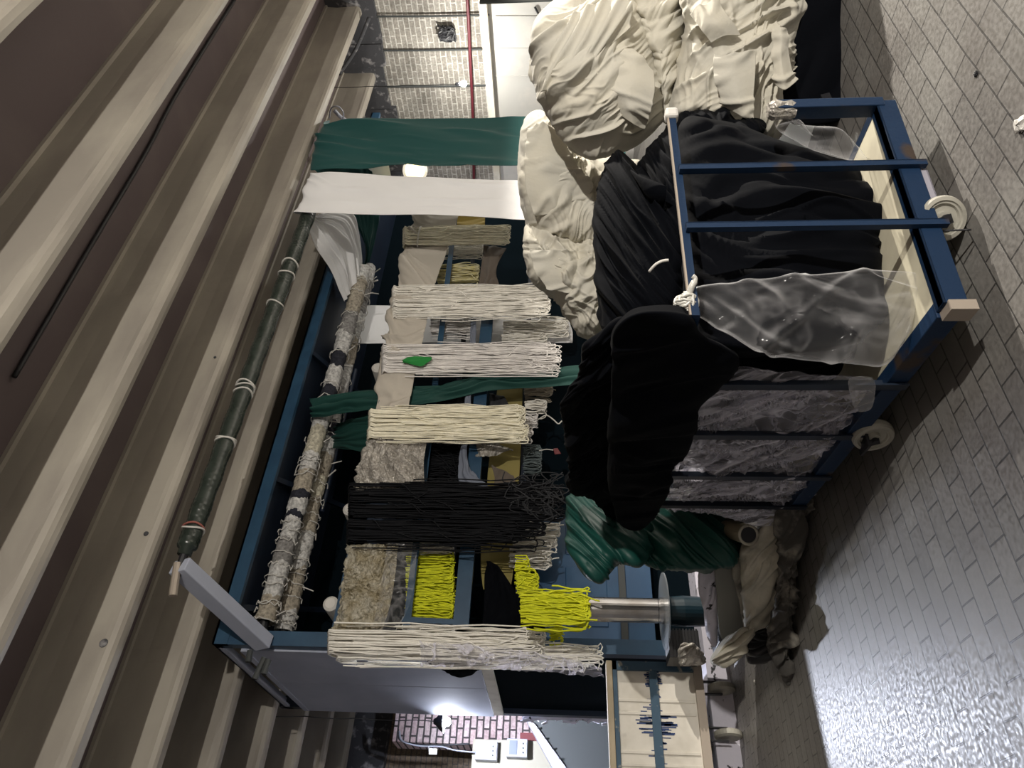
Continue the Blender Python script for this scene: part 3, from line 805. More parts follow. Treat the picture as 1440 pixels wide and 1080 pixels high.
# hanging rack rails
RK = 6.55
def rail(px, y, w, h, name, m):
    A_, B_ = on_y(*px[0], y), on_y(*px[1], y)
    return MW(MB().bar(A_, B_, h, w), name, m)
r1a = on_y(471, 890, RK); r1b = on_y(591, 300, RK)
MW(MB().bar(r1a, r1b, 0.06, 0.06), 'hanging_rail', M_blue)
r2 = rail(((572, 880), (640, 305)), RK + 0.12, 0.07, 0.02, 'flat_rail', M_blue)
r3 = rail(((648, 884), (686, 440)), RK + 0.12, 0.15, 0.06, 'channel_rail', MATS['blue_paint'])
MW(MB().bar(on_y(566, 872, RK + 0.12), on_y(650, 876, RK + 0.12), 0.05, 0.05, up=(0, 1, 0)), 'rack_strut', M_blue)
for px in ((471, 886), (500, 735), (540, 545), (591, 305)):
    p = on_y(*px, RK)
    MW(MB().bar(p, p + np.array([0, 0.9, 0.02]), 0.05, 0.05), 'rack_bracket', M_navy)
MW(MB().box((mx0 + 0.1, RK + 0.5, 1.9), (9.0, RK + 0.54, 1.96)), 'rear_rail', M_navy)
MW(MB().box((mx0 + 0.1, RK + 0.55, 2.78), (9.0, RK + 0.6, 2.84)), 'rear_rail', M_navy)
for px in ((465, 849), (492, 716), (531, 517)):
    p = on_y(*px, RK + 0.1)
    MW(MB().lathe([(0.03, 0.5), (0.075, 0.4), (0.075, 0.0), (0.05, -0.02)], p, (0, 1, 0), 18), 'rod_end', M_tie, smooth=False)
# lower tank
TY = 7.35
zt0 = float(on_y(902, 850, TY)[2]); ztj = float(on_y(876, 850, TY)[2])
xl = float(on_y(850, 931, TY)[0]); xr_ = float(on_y(850, 728, TY)[0])
MW(MB().box((xl, TY, ztj + 0.02), (xr_, TY + 1.2, 1.75)), 'tank_panel', M_tank)
MW(MB().box((xl - 0.05, TY - 0.03, 0.1), (xl + 0.04, TY + 0.08, 1.9)), 'tank_post', M_navy)
MW(MB().box((xl, TY + 0.0, zt0 - 0.12), (xr_, TY + 1.2, ztj - 0.02)), 'tank_panel', M_tank)
MW(MB().box((xl - 0.02, TY - 0.035, ztj - 0.035), (xr_, TY + 0.02, ztj + 0.035)), 'tank_flange', M_darkgrey)
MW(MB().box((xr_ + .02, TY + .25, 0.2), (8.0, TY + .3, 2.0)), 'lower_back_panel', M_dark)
fl = MB()
for k in range(3):
    for zz in (ztj + 0.1, 1.65):
        fl.lathe([(0.015, 0), (0.012, 0.014)], (xl + 0.15 + 0.5 * k, TY, zz), (0, -1, 0), 8)
MW(fl, 'bolt', M_darkgrey)
MW(MB().box((xl + 0.35, TY - 0.015, ztj + 0.16), (xl + 1.0, TY, ztj + 0.6)).box((xl + 1.15, TY - 0.015, ztj + 0.16), (xr_ - .1, TY, ztj + 0.6)), 'hatch', M_tank, bevel=0.01)
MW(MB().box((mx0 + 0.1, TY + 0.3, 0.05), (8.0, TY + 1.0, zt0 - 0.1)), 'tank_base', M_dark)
# kerb below the machine
kA = on_z(1031, 1078, 0.12); kB = on_z(1012, 985, 0.12); kC = on_z(1000, 800, 0.12)
tag(MB().box((kB[0] - 4, kB[1] - 0.0, 0), (8.0, kB[1] + 0.35, 0.2)).build('kerb', M_spotted), 'low white kerb spotted with black dirt in front of the machine', 'kerb')


# ------------------------------------------------------------------ spindle
sp_y = 6.1
c0 = on_y(934, 859, sp_y); c1 = on_y(800, 856, sp_y)
sx, sz0, sz1 = float(c0[0]), float(c0[2]), float(c1[2])
spn = empty('spindle_stand', (sx, sp_y, 0)); tag(spn, 'stainless steel spindle with a clear round disc near its foot, below the yellow skeins', 'spindle')
rsp = float(np.linalg.norm(on_y(900, 841, sp_y) - on_y(900, 874, sp_y))) / 2
MB().lathe([(rsp, 0.06), (rsp, sz1 - sz0)], (sx, sp_y, sz0), sides=36).build('column', M_steel, spn, smooth=False)
MB().lathe([(rsp * 1.06, -0.03), (rsp * 1.06, 0.04), (rsp * 0.98, 0.04), (rsp * 0.98, 0.055)], (sx, sp_y, sz0), sides=36).build('collar', M_steel, spn)
rd = float(np.linalg.norm(on_y(935, 810, sp_y) - on_y(935, 912, sp_y))) / 2
MB().lathe([(rd, -0.006), (rd, 0.006)], (sx, sp_y, sz0), sides=56).build('disc', M_disc, spn)
MB().lathe([(0.08, -0.42), (0.12, -0.38), (0.13, -0.16), (0.12, -0.05), (0.08, -0.01)], (sx, sp_y, sz0), sides=26).build('motor', mat('teal_paint', (.006, .026, .04), .4), spn, smooth=False)
MB().box((sx - 0.28, sp_y - 0.2, 0.0), (sx + 0.28, sp_y + 0.25, sz0 - 0.42)).build('base', M_blackm, spn, bevel=0.01)
mb = MB()
mb.box((sx - 0.42, sp_y - 0.1, sz0 - 0.25), (sx - 0.2, sp_y + 0.15, sz0 + 0.0))
for k in range(9):
    mb.box((sx - 0.43, sp_y - 0.11, sz0 - 0.24 + 0.027 * k), (sx - 0.19, sp_y - 0.1, sz0 - 0.227 + 0.027 * k))
mb.build('finned_motor', M_blackm, spn)

# ------------------------------------------------------------------ white panelled cart on the left
WY = 6.4
wx1 = float(on_y(900, 931, WY)[0]); wx0 = wx1 - 1.9
wzt, wzb = float(on_y(852, 935, WY)[2]), float(on_y(977, 935, WY)[2])
wc = empty('panelled_cart', (wx1, WY, 0)); tag(wc, 'cart with worn white panels in a peeling blue frame at the left', 'cart')
W = lambda mb, n, m, **k: mb.build(n, m, wc, **k)
wd = 0.62
g = MB()
for yy in (985, 1003, 1058, 1076):
    xx = float(on_y(910, yy, WY)[0]); g.box((xx - 0.012, WY + 0.002, wzb + 0.03), (xx + 0.012, WY + 0.012, wzt - 0.06))
W(g, 'panel_rib', M_panel, bevel=0.004)
W(MB().box((wx0, WY - 0.02, wzt - 0.09), (wx1, WY + 0.03, wzt - 0.055)), 'top_rail', M_bluepeel)
zc = float(on_y(917, 935, WY)[2])
st_ = MB().box((wx0, WY + 0.012, wzb + 0.02), (wx1 - 0.04, WY + 0.03, wzt - 0.05)); rs = np.random.RandomState(8)
for k in range(110):
    x = wx1 - .08 - (rs.rand() * .12 if k < 25 else rs.rand() * 1.2 if k < 70 else .42 + rs.normal() * .05)
    l = rs.uniform(.01, .07) if k < 70 else rs.uniform(.05, .16)
    z = zc + rs.choice([-1, 1]) * (.03 + rs.uniform(0, .02)) if k < 70 else zc + rs.choice([-1, 1]) * (.03 + rs.uniform(0, .08))
    st_.box((x - .003, WY + .009, z - l / 2), (x + .003 + rs.rand() * .006, WY + .0125, z + l / 2))
o = W(st_, 'front_panel', M_panel)
o.data.materials.append(mat('streaky_blue', (.02, .05, .16), .6))
for pf in o.data.polygons:
    if pf.index > 5: pf.material_index = 1
W(MB().box((wx0, WY - 0.012, zc - 0.035), (wx1, WY + 0.015, zc + 0.035)), 'middle_rail', M_bluepeel)
W(MB().box((wx0, WY - 0.03, wzb - 0.05), (wx1, WY + 0.03, wzb + 0.02)), 'bottom_rail', M_edge)
W(MB().box((wx1 - 0.075, WY - 0.02, wzb - 0.05), (wx1, WY + 0.05, wzt - 0.055)), 'corner_post', M_bluepeel)
W(MB().box((wx0, WY - 0.02, wzb - 0.05), (wx0 + 0.06, WY + 0.05, wzt - 0.055)), 'corner_post', M_bluepeel)
W(MB().box((wx0, WY - 0.03, wzt - 0.052), (wx1 - 0.0, WY + 0.08, wzt + 0.0)), 'top_timber', M_timber, bevel=0.006)
W(MB().box((wx1 - 0.03, WY + 0.05, wzb), (wx1, WY + wd, wzt - 0.08)), 'side_panel', M_blue)
W(MB().box((wx0, WY + wd - 0.02, wzb), (wx1, WY + wd, wzt - 0.08)), 'rear_panel', M_panel)
W(MB().box((wx0, WY + 0.03, wzb - 0.03), (wx1, WY + wd, wzb)), 'deck', M_board)
for yy, dy in ((968, 0.12), (1033, 0.1), (1056, 0.45)):
    p = on_y(1010, yy, WY + dy)
    rw = 0.115
    wl = W(MB().lathe([(0.03, -0.03), (rw * .8, -0.03), (rw, -0.018), (rw, 0.018), (rw * .8, 0.03), (0.03, 0.03)], (p[0], p[1], rw), (1, 0.06, 0), 26), 'wheel', M_rubber)
    W(MB().bar((p[0] - 0.05, p[1], rw), (p[0] - 0.05, p[1], wzb - 0.03), 0.04, 0.012).bar((p[0] + 0.05, p[1], rw), (p[0] + 0.05, p[1], wzb - 0.03), 0.04, 0.012), 'wheel_fork', M_blackm)

# ------------------------------------------------------------------ hanging yarn skeins
def skein(x0, x1, ya, yb, y, m, label, loops=26, r=0.006, fray=0.10, over=True, seed=0, group='yarn skeins on the rack', depth=0.05, x0b=None, tie=None, taper=0.0, name='yarn_skein'):
    """A hank of cord hung over a bar: x0..x1 top to bottom and ya..yb side to side in the view, hanging in the plane y."""
    rs = np.random.RandomState(seed + 17)
    a, b = on_y(x0, ya, y), on_y(x0b or x0, yb, y)
    zbot = float(on_y(x1, (ya + yb) / 2, y)[2])
    xl, xr = min(a[0], b[0]), max(a[0], b[0])
    zt_of = lambda x: float(a[2] + (b[2] - a[2]) * (x - a[0]) / (b[0] - a[0] + 1e-9))
    mb = MB()
    W_ = xr - xl
    loops, r = int(loops * 1.55), r * 0.80
    for k in range(loops):
        x = xl + r + (W_ - 2 * r) * (k + rs.uniform(-.5, 1.5)) / loops
        x = min(max(x, xl + r), xr - r)
        zt = zt_of(x)
        H = zt - zbot
        zb = zbot + rs.rand() ** 1.6 * fray * H
        yo = -rs.rand() * depth
        sg = 1 if rs.rand() < 0.5 else -1
        gap = rs.uniform(0.8, 6.5) * 2 * r
        xc = (xl + xr) / 2
        def path(z, xx, ph):
            s = (zt - z) / max(H, 1e-6)
            tp = 1 - taper * s
            return [xc + (xx - xc) * tp + 0.016 * math.sin(ph + z * 7) * (s + .15) + 0.006 * math.sin(ph * 3 + z * 29), y + yo + 0.016 * math.sin(ph * 2 + z * 7) * (s + .2), z]
        ph = rs.rand() * 6.28; ph2 = rs.rand() * 6.28
        pts = []
        if over:
            pts += [[x, y + 0.09, zt - 0.12], [x, y + 0.06, zt + 0.015], [x, y, zt + 0.038 + rs.rand() * .01], [x, y + yo * .7 - .035, zt + 0.005]]
        pts += [path(z, x, ph) for z in np.linspace(zt - 0.04, zb + 0.04, 9)]
        x2 = x + sg * gap
        e = pts[-1]
        pts += [[e[0] + sg * gap * .15, e[1], zb + 0.012], [(e[0] + x2) / 2, e[1] - .004, zb], [x2 - sg * gap * .1, e[1], zb + 0.015]]
        zend = min(zb + H * rs.uniform(0.5, 0.98), zt - 0.03)
        pts += [path(z, x2, ph2) for z in np.linspace(zb + 0.05, zend, 6)]
        mb.tube(np.array(pts), r, 5, caps=False)
    for k in range(loops // 6):                                    # strands straying across the hank
        x = xl + W_ * rs.rand(); z = zt_of(x) - (zt_of(x) - zbot) * rs.uniform(.1, .8); dx = rs.uniform(-.45, .45) * W_; dz = rs.uniform(.2, .5) * min(0.6, zt_of(x) - zbot)
        f = lambda q: min(max(q, xl), xr)
        mb.tube(crom([[x, y - depth - .004, z], [f(x + dx * .3), y - depth - .012, z - dz * .4], [f(x + dx * .8), y - depth - .010, z - dz * .75], [f(x + dx), y - depth - .002, z - dz]], 12), r * .9, 5, caps=False)
    o = mb.build(name, m, smooth=True)
    tag(o, label, 'yarn', group)
    if tie:
        z = zbot + (a[2] - zbot) * tie
        t = MB()
        xm, hw = (xl + xr) / 2, W_ / 2 * (1 - taper * (1 - tie)) + 0.012
        for dz in (0, 0.012):
            t.tube([(xm + hw * math.cos(q), y - depth / 2 + (depth / 2 + 0.03) * math.sin(q), z + dz) for q in np.linspace(0, 6.4, 22)], 0.005, 5)
        oo = t.build('tie_string', M_tie); oo.parent = o
    return o


RF = RK - 0.06
# front row, over the top rail
skein(571, 718, 322, 348, RF, M_yarnc, 'short cream skein nearest the white band, bound into a thick rope', 34, 0.008, 0.04, seed=1, tie=0.85)
skein(556, 775, 406, 449, RF - .02, M_yarnw, 'broad off white skein hanging just right of the green knotted one', 46, 0.0085, 0.12, seed=2)
skein(542, 790, 487, 527, RF - .04, M_yarng, 'pale grey skein with a bright green rag knotted on it', 46, 0.0075, 0.16, seed=3)
skein(524, 740, 577, 603, RF - .02, M_yarnc, 'cream skein directly right of the silver wrapped bundle, upper of the pair', 34, 0.008, 0.05, seed=4)
skein(522, 744, 603, 619, RF - .05, M_yarnc, 'narrow cream skein lapping the silver wrapped bundle, lower of the pair', 20, 0.008, 0.06, seed=5)
skein(496, 795, 684, 730, RF - .03, M_yarnk, 'wide black skein, the half next to the silver wrap', 44, 0.0085, 0.22, seed=6, depth=.1)
skein(494, 768, 733, 766, RF - .03, M_yarnk, 'wide black skein, the half next to the yellow yarn', 34, 0.0085, 0.30, seed=7, depth=.1)
skein(468, 768, 888, 922, RF - .03, M_yarnw, 'long white skein at the left end of the rack', 40, 0.0085, 0.10, seed=8, depth=.12)
skein(480, 848, 903, 930, RF + .05, M_yarnw, 'longest white skein on the rack, hanging outermost beside the grey side panel', 34, 0.0085, 0.22, seed=9, depth=.1, taper=.3)
# green knotted rag
sheet('knotted_rag', [[(565, 506, RF - .14), (580, 501, RF - .14), (607, 502, RF - .14)], [(568, 508, RF - .16), (585, 508, RF - .16), (606, 506, RF - .15)], [(566, 509, RF - .14), (590, 515, RF - .14), (600, 511, RF - .14)]],
      [dict(ang=20, wl=.03, amp=.01, seed=1)], M_greenrag, 14, 20)
tag(bpy.data.objects['knotted_rag'], 'bright green rag tied to the pale grey skein', 'rag')
# frayed black tangle
mb = MB(); rs = np.random.RandomState(9)
for k in range(46):
    c = on_y(rs.uniform(725, 785), rs.uniform(672, 725), RF - .12 + rs.uniform(-.05, .05))
    pts = [c + np.array([rs.uniform(-.11, .11), rs.uniform(-.05, .05), rs.uniform(-.14, .14)]) for _ in range(5)]
    mb.tube(crom(pts, 18), 0.006, 4, caps=False)
tag(mb.build('tangled_yarn', M_yarndk), 'tangled charcoal yarn ends at the foot of the black skeins', 'yarn')

# middle row, between the flat rail and the channel rail
R2 = RK + 0.32
for args in (
    (614, 680, 346, 366, M_yarnw, 'white folded skein behind the rack, right of the pale gold one', 16),
    (612, 674, 379, 404, M_yarngold, 'pale gold skein behind the flat rail', 22),
    (603, 666, 454, 476, M_yarng, 'grey white skein behind the flat rail between the broad front skeins', 22),
    (588, 656, 559, 580, M_yarndk, 'charcoal skein behind the flat rail, right of the cream pair', 22),
    (598, 655, 611, 626, M_yarnw, 'white skein behind the flat rail beside the slate cloth', 14),
    (598, 650, 626, 686, M_yarnk, 'black skein block behind the flat rail, left of the slate cloth', 48),
    (560, 640, 768, 781, M_yarnw, 'white skein directly right of the yellow block', 12),
    (562, 642, 878, 890, M_yarnw, 'white skein squeezed below the blue strut', 14),
):
    skein(args[0], args[1], args[2], args[3], R2, args[4], args[5], args[6], 0.0085, 0.02, over=False, seed=args[0] + args[2], depth=.12)
for k, (ya, yb) in enumerate(((786, 797), (803, 818), (818, 834), (834, 850), (850, 866))):
    skein(568, 640, ya, yb, R2, M_yarny, 'bright yellow skein behind the gold film, number %d from the black skeins' % (k + 1), 18, 0.0085, 0.02, over=False, seed=70 + k, depth=.12)

# lower row
R3 = RK + 0.42
for args in (
    (704, 800, 454, 474, M_yarnw, 'off white skein in the lower row next to the cream heap', 20, .1),
    (702, 770, 476, 486, M_yarnw, 'slim white skein in the lower row above the bottle green band', 12, .1),
    (734, 778, 545, 564, M_yarnb, 'short beige skein in the lower row under the khaki cloth', 18, .25),
    (734, 769, 568, 583, M_yarnw, 'white looped skein in the lower row, just left of the beige one', 10, .1),
    (734, 757, 588, 605, M_yarng, 'small grey white skein in the lower row with a loose string', 14, .2),
    (734, 750, 606, 622, M_yarng, 'smallest grey white skein in the lower row, beside the cream pair', 12, .2),
    (732, 762, 636, 662, M_yarns, 'slate grey skein in the lower row with the red tag', 26, .06),
    (735, 788, 740, 755, M_yarnw, 'white skein hanging from under the black skeins', 12, .05),
    (716, 784, 758, 770, M_yarnw, 'white skein in the lower row, middle of the three near the green satin', 12, .04),
    (712, 776, 771, 795, M_yarnw, 'white skein in the lower row with a long tail towards the satin heap', 20, .15),
):
    skein(args[0], args[1], args[2], args[3], R3, args[4], args[5], args[6], 0.009, args[7], over=False, seed=args[0] + args[2], depth=.10)
Y3 = RK - 0.02
skein(720, 746, 797, 815, Y3, M_yarny, 'small coiled yellow skein nearest the white skeins', 22, 0.009, .2, over=False, seed=91, depth=.14)
skein(722, 758, 815, 838, Y3 - .03, M_yarny, 'coiled yellow skein above the large yellow one', 28, 0.009, .2, over=False, seed=92, depth=.14)
skein(726, 830, 838, 877, sp_y - rsp - .06, M_yarny, 'large yellow skein draped over the stainless spindle', 44, 0.009, .10, over=False, seed=93, depth=.12)
skein(768, 792, 884, 896, Y3, M_yarny, 'yellow skein end poking out by the long white skein', 12, 0.009, .3, over=False, seed=94, depth=.08)
sheet('red_tag', [[(778, 631, R3 - .1), (784, 630, R3 - .1)], [(780, 639, R3 - .1), (789, 638, R3 - .1)]], [], M_red, 6, 6)
tag(bpy.data.objects['red_tag'], 'small red tag on a string below the slate grey skein', 'tag')
cable('tag_string', [on_y(758, 634, R3 - .1), on_y(768, 632, R3 - .1), on_y(778, 633, R3 - .1)], 0.006, M_tie, 'white string holding the red tag', 'string')
cable('loose_cord', [on_y(757, 590, R3 - .1), on_y(768, 584, R3 - .1), on_y(778, 590, R3 - .12), on_y(785, 596, R3 - .12), on_y(790, 592, R3 - .12)], 0.008, M_tie, 'white knotted cord reaching from the small skein to the black cloth', 'string')

# ------------------------------------------------------------------ cloths on the rack and machine
def cloth(name, label, cat, rows, fl, m, nu=60, nv=60, **k):
    o = sheet(name, rows, fl, m, nu, nv, **k)
    return tag(o, label, cat)


e = RK - 0.03
cloth('draped_cloth', 'long beige cloth draped along the top rail behind the skeins', 'cloth',
      [[(592, 298, e + .1), (567, 375, e + .1), (548, 470, e + .1), (521, 610, e + .1)], [(586, 298, e - .04), (563, 375, e - .04), (544, 470, e - .04), (517, 612, e - .04)], [(612, 300, e - .05), (588, 390, e - .05), (570, 480, e - .06), (545, 600, e - .05)], [(645, 302, e - .03), (612, 400, e - .03), (596, 470, e - .04), (570, 590, e - .03)]],
      [dict(ang=75, wl=.30, amp=.06, asp=.25, seed=2, kind='crease', mask=.6), dict(ang=110, wl=.16, amp=.04, asp=.2, seed=4, kind='crease', mask=.5), dict(ang=90, wl=.5, amp=.05, asp=.4, seed=1, kind='soft')], M_beige, 50, 150)
cloth('silver_wrap', 'crumpled silver plastic wrapped over the rail between cream and black skeins', 'plastic',
      [[(528, 606, e + .06), (510, 648, e + .06), (500, 690, e + .06)], [(524, 606, e - .05), (508, 648, e - .05), (497, 690, e - .05)], [(565, 608, e - .07), (550, 648, e - .09), (545, 690, e - .07)], [(602, 612, e - .05), (596, 650, e - .05), (598, 690, e - .05)]],
      [dict(ang=10, wl=.14, amp=.05, asp=.7, warp=1, seed=1), dict(ang=70, wl=.05, amp=.022, asp=.7, warp=1, seed=3)], M_silver, 70, 70, smooth=False)
cloth('gold_wrap', 'crumpled gold tinted plastic sheet hung over the rail at the left', 'plastic',
      [[(495, 764, e + .06), (485, 825, e + .06), (474, 888, e + .06)], [(491, 764, e - .04), (481, 825, e - .04), (470, 890, e - .04)], [(530, 764, e - .06), (520, 830, e - .08), (510, 892, e - .05)], [(560, 764, e - .04), (552, 835, e - .05), (535, 893, e - .04)]],
      [dict(ang=30, wl=.12, amp=.05, asp=.6, warp=1, seed=5), dict(ang=80, wl=.045, amp=.02, asp=.7, warp=1, seed=2)], M_gold, 80, 90, smooth=False)
cloth('clear_sheet', 'clear polythene edge hanging below the gold tinted sheet', 'plastic',
      [[(545, 764, e - .1), (535, 830, e - .1), (520, 896, e - .1)], [(570, 764, e - .08), (565, 830, e - .08), (545, 900, e - .08)], [(587, 764, e - .07), (580, 835, e - .07), (562, 880, e - .07)]],
      [dict(ang=40, wl=.12, amp=.03, warp=1, seed=4)], M_clear, 40, 60, thick=.003)
cloth('silver_parcel', 'small crumpled silver plastic parcel hanging below the channel rail', 'plastic',
      [[(658, 614, R2 - .2), (660, 628, R2 - .2), (660, 642, R2 - .2)], [(685, 615, R2 - .26), (685, 628, R2 - .28), (682, 642, R2 - .26)], [(700, 622, R2 - .22), (708, 630, R2 - .22), (700, 640, R2 - .22)], [(708, 632, R2 - .2), (722, 632, R2 - .2), (712, 634, R2 - .2)]],
      [dict(ang=30, wl=.08, amp=.03, asp=.7, warp=1, seed=3)], M_silver, 40, 30, smooth=False)
cloth('skein_film', 'clear film wound round the long white skeins at the left end', 'plastic',
      [[(590, 903, RF - .2), (592, 920, RF - .24), (592, 937, RF - .18)], [(660, 906, RF - .2), (665, 922, RF - .24), (665, 940, RF - .18)], [(760, 918, RF - .18), (765, 930, RF - .22), (765, 945, RF - .16)], [(845, 938, RF - .05), (846, 946, RF - .08), (850, 952, RF - .05)]],
      [dict(ang=0, wl=.09, amp=.03, warp=1, asp=.5, seed=3)], M_clear2, 90, 30, thick=.003)
# khaki cloths and other rags behind the rails
cloth('khaki_cloth', 'khaki cloth hanging below the channel rail behind the cream skeins', 'cloth',
      [[(700, 540, R3 - .02), (690, 620, R3 - .02), (683, 700, R3 - .02)], [(735, 540, R3 - .03), (733, 620, R3 - .03), (728, 700, R3 - .03)]], [dict(ang=90, wl=.3, amp=.03, seed=1)], M_olive, 20, 60)
cloth('khaki_cloth', 'khaki cloth lower left, between black skeins and yellow yarn', 'cloth',
      [[(676, 760, R3 + .06), (676, 800, R3 + .06), (680, 830, R3 + .06)], [(720, 745, R3 + .05), (722, 790, R3 + .05), (718, 830, R3 + .05)]], [dict(ang=90, wl=.25, amp=.04, seed=2)], M_olive, 20, 40)
cloth('gold_cloth', 'gold brown cloth behind the flat rail just under the white band', 'cloth',
      [[(614, 298, R2 + .05), (613, 325, R2 + .05)], [(682, 298, R2 + .05), (682, 322, R2 + .05)]], [dict(ang=90, wl=.1, amp=.03, seed=4)], mat('gold_brown_cloth', (0.23, 0.165, 0.03), .9), 20, 30)
cloth('brown_garment', 'dark brown garment hanging from the channel rail beside the pale gold skein', 'cloth',
      [[(680, 345, R2 - .25), (677, 375, R2 - .25), (671, 408, R2 - .25)], [(700, 346, R2 - .27), (690, 378, R2 - .27), (690, 408, R2 - .27)], [(712, 350, R2 - .25), (698, 378, R2 - .25), (704, 408, R2 - .25)]], [dict(ang=0, wl=.08, amp=.03, seed=4)], M_brown, 30, 50)
cloth('slate_cloth', 'striped slate blue cloth hooked over the channel rail beside the silver parcel', 'cloth',
      [[(648, 612, R2 - .28), (646, 640, R2 - .28), (644, 690, R2 - .28)], [(655, 613, R2 - .32), (653, 645, R2 - .32), (665, 688, R2 - .32)], [(658, 613, R2 - .28), (657, 650, R2 - .28), (688, 686, R2 - .28)]], [dict(ang=0, wl=.05, amp=.03, asp=.1, seed=4)], M_slate, 40, 50)
cloth('slate_strip', 'narrow slate cloth strip hanging on the channel rail between the grey and cream skeins', 'cloth',
      [[(662, 448, R2 - .28), (660, 486, R2 - .28)], [(670, 448, R2 - .3), (669, 486, R2 - .3)]], [dict(ang=0, wl=.04, amp=.02, seed=2)], M_slate, 12, 20)
cloth('slate_strip', 'narrow slate cloth strip on the channel rail above the cream pair', 'cloth',
      [[(655, 545, R2 - .28), (652, 582, R2 - .28)], [(662, 545, R2 - .3), (661, 582, R2 - .3)]], [dict(ang=0, wl=.04, amp=.02, seed=3)], M_slate, 12, 20)
cloth('brown_rag', 'dark brown rag under the khaki cloth next to the black skeins', 'rag',
      [[(690, 652, R3 - .1), (695, 670, R3 - .1), (694, 692, R3 - .1)], [(722, 668, R3 - .12), (725, 680, R3 - .12), (720, 694, R3 - .12)]], [dict(ang=40, wl=.12, amp=.05, seed=2)], M_brown, 24, 30)
cloth('dark_rag', 'dark grey rag under the channel rail next to the bottle green band', 'rag',
      [[(688, 552, R3 - .1), (688, 582, R3 - .1)], [(708, 556, R3 - .12), (724, 582, R3 - .12)]], [dict(ang=40, wl=.1, amp=.04, seed=5)], M_yarndk, 20, 20)
cloth('black_drape', 'black cloth hanging slantwise between yellow block and yellow skeins', 'cloth',
      [[(682, 788, RK - .0), (680, 830, RK - .0), (678, 890, RK + .0)], [(690, 790, RK - .06), (715, 840, RK - .08), (735, 890, RK - .05)], [(700, 795, RK - .08), (735, 845, RK - .1), (772, 889, RK - .06)]], [dict(ang=60, wl=.25, amp=.05, seed=5), dict(ang=30, wl=.08, amp=.012, seed=2)], M_black, 50, 60)
cloth('black_flap', 'black cloth flap showing under the long white skein against the grey side panel', 'cloth',
      [[(596, 915, RK - .0), (645, 915, RK - .0), (680, 925, RK - .0)], [(600, 930, RK - .02), (642, 940, RK - .02), (680, 938, RK - .02)], [(612, 938, RK), (645, 953, RK), (674, 944, RK)]], [dict(ang=90, wl=.1, amp=.03, seed=3)], M_black, 20, 40)
# grey white panel of cloth inside the machine
cloth('inner_white_cloth', 'white cloth strip hanging inside the machine behind the beige drape', 'cloth',
      [[(496, 428, 7.9), (494, 455, 7.9), (490, 484, 7.9)], [(600, 430, 7.9), (600, 455, 7.9), (600, 482, 7.9)], [(700, 440, 7.3), (700, 460, 7.25), (700, 482, 7.3)], [(800, 450, 7.2), (805, 466, 7.15), (805, 482, 7.2)]], [dict(ang=90, wl=1.2, amp=.03, seed=3, kind='soft')], M_white, 60, 40)

# bands of cloth over the roller
BY = RY - 0.12
rt = lambda iy, dy: (262 + (772 - iy) * (440 - 262) / (772 - 285), iy, dy)
cloth('white_band', 'broad white cloth band hanging straight down from the roller into the cream heap', 'cloth',
      [[(447, 246, RY + .05), (432, 300, RY + .05)], [(441, 244, BY), (420, 300, BY)], [(520, 245, BY - .02), (520, 300, BY - .02)], [(640, 250, BY - .04), (640, 303, BY - .04)], [(760, 253, BY - .05), (760, 310, BY - .05)], [(880, 256, BY - .05), (880, 316, BY - .05)]],
      [dict(ang=98, wl=.5, amp=.035, asp=.10, warp=.3, seed=2, mask=.8, kind='crease'), dict(ang=85, wl=.6, amp=.03, asp=.3, seed=4, kind='soft'), dict(ang=100, wl=.2, amp=.012, asp=.12, warp=.4, seed=5, mask=.6, kind='crease')], M_white, 130, 60)
cloth('white_band', 'gathered white cloth sweeping from the roller back to the wrapped rollers', 'cloth',
      [[(428, 300, RY), (432, 302, RY + .05), (440, 306, RY + .1), (450, 300, RY + .15)], [(445, 345, RY + .4), (460, 335, RY + .5), (480, 318, RY + .6), (494, 300, RY + .7)], [(468, 380, RY + .9), (480, 368, RY + 1.0), (497, 350, RY + 1.1), (506, 340, RY + 1.2)], [(486, 424, RY + 1.4), (492, 410, RY + 1.45), (502, 395, RY + 1.5), (508, 385, RY + 1.6)]],
      [dict(ang=90, wl=.10, amp=.05, asp=.06, warp=.2, seed=1)], M_white, 80, 80)
cloth('green_band', 'broad teal green cloth band hanging beside the white band', 'cloth',
      [[(462, 170, RY + .1), (450, 238, RY + .1)], [(455, 172, BY), (438, 238, BY)], [(520, 168, BY - .02), (520, 236, BY - .02)], [(620, 166, BY - .03), (620, 233, BY - .03)], [(740, 163, BY - .04), (740, 237, BY - .04)], [(880, 160, BY - .05), (880, 240, BY - .05)]],
      [dict(ang=100, wl=.5, amp=.05, asp=.10, warp=.3, seed=3, mask=.8, kind='crease'), dict(ang=97, wl=.6, amp=.06, asp=.3, seed=5, kind='soft'), dict(ang=96, wl=.2, amp=.012, asp=.1, seed=1, mask=.5, kind='crease')], M_green, 130, 70)
cloth('green_band', 'teal green cloth gathered behind the white sweep near the rollers', 'cloth',
      [[(440, 236, RY + .3), (500, 234, RY + .5), (523, 240, RY + .6)], [(485, 285, RY + .9), (515, 285, RY + 1.0), (533, 290, RY + 1.1)], [(512, 340, RY + 1.4), (520, 340, RY + 1.45), (528, 330, RY + 1.5)], [(512, 372, RY + 1.8), (515, 372, RY + 1.8), (518, 368, RY + 1.8)]],
      [dict(ang=90, wl=.09, amp=.05, asp=.06, warp=.2, seed=2)], M_green, 70, 60)
gy = RK + 0.0
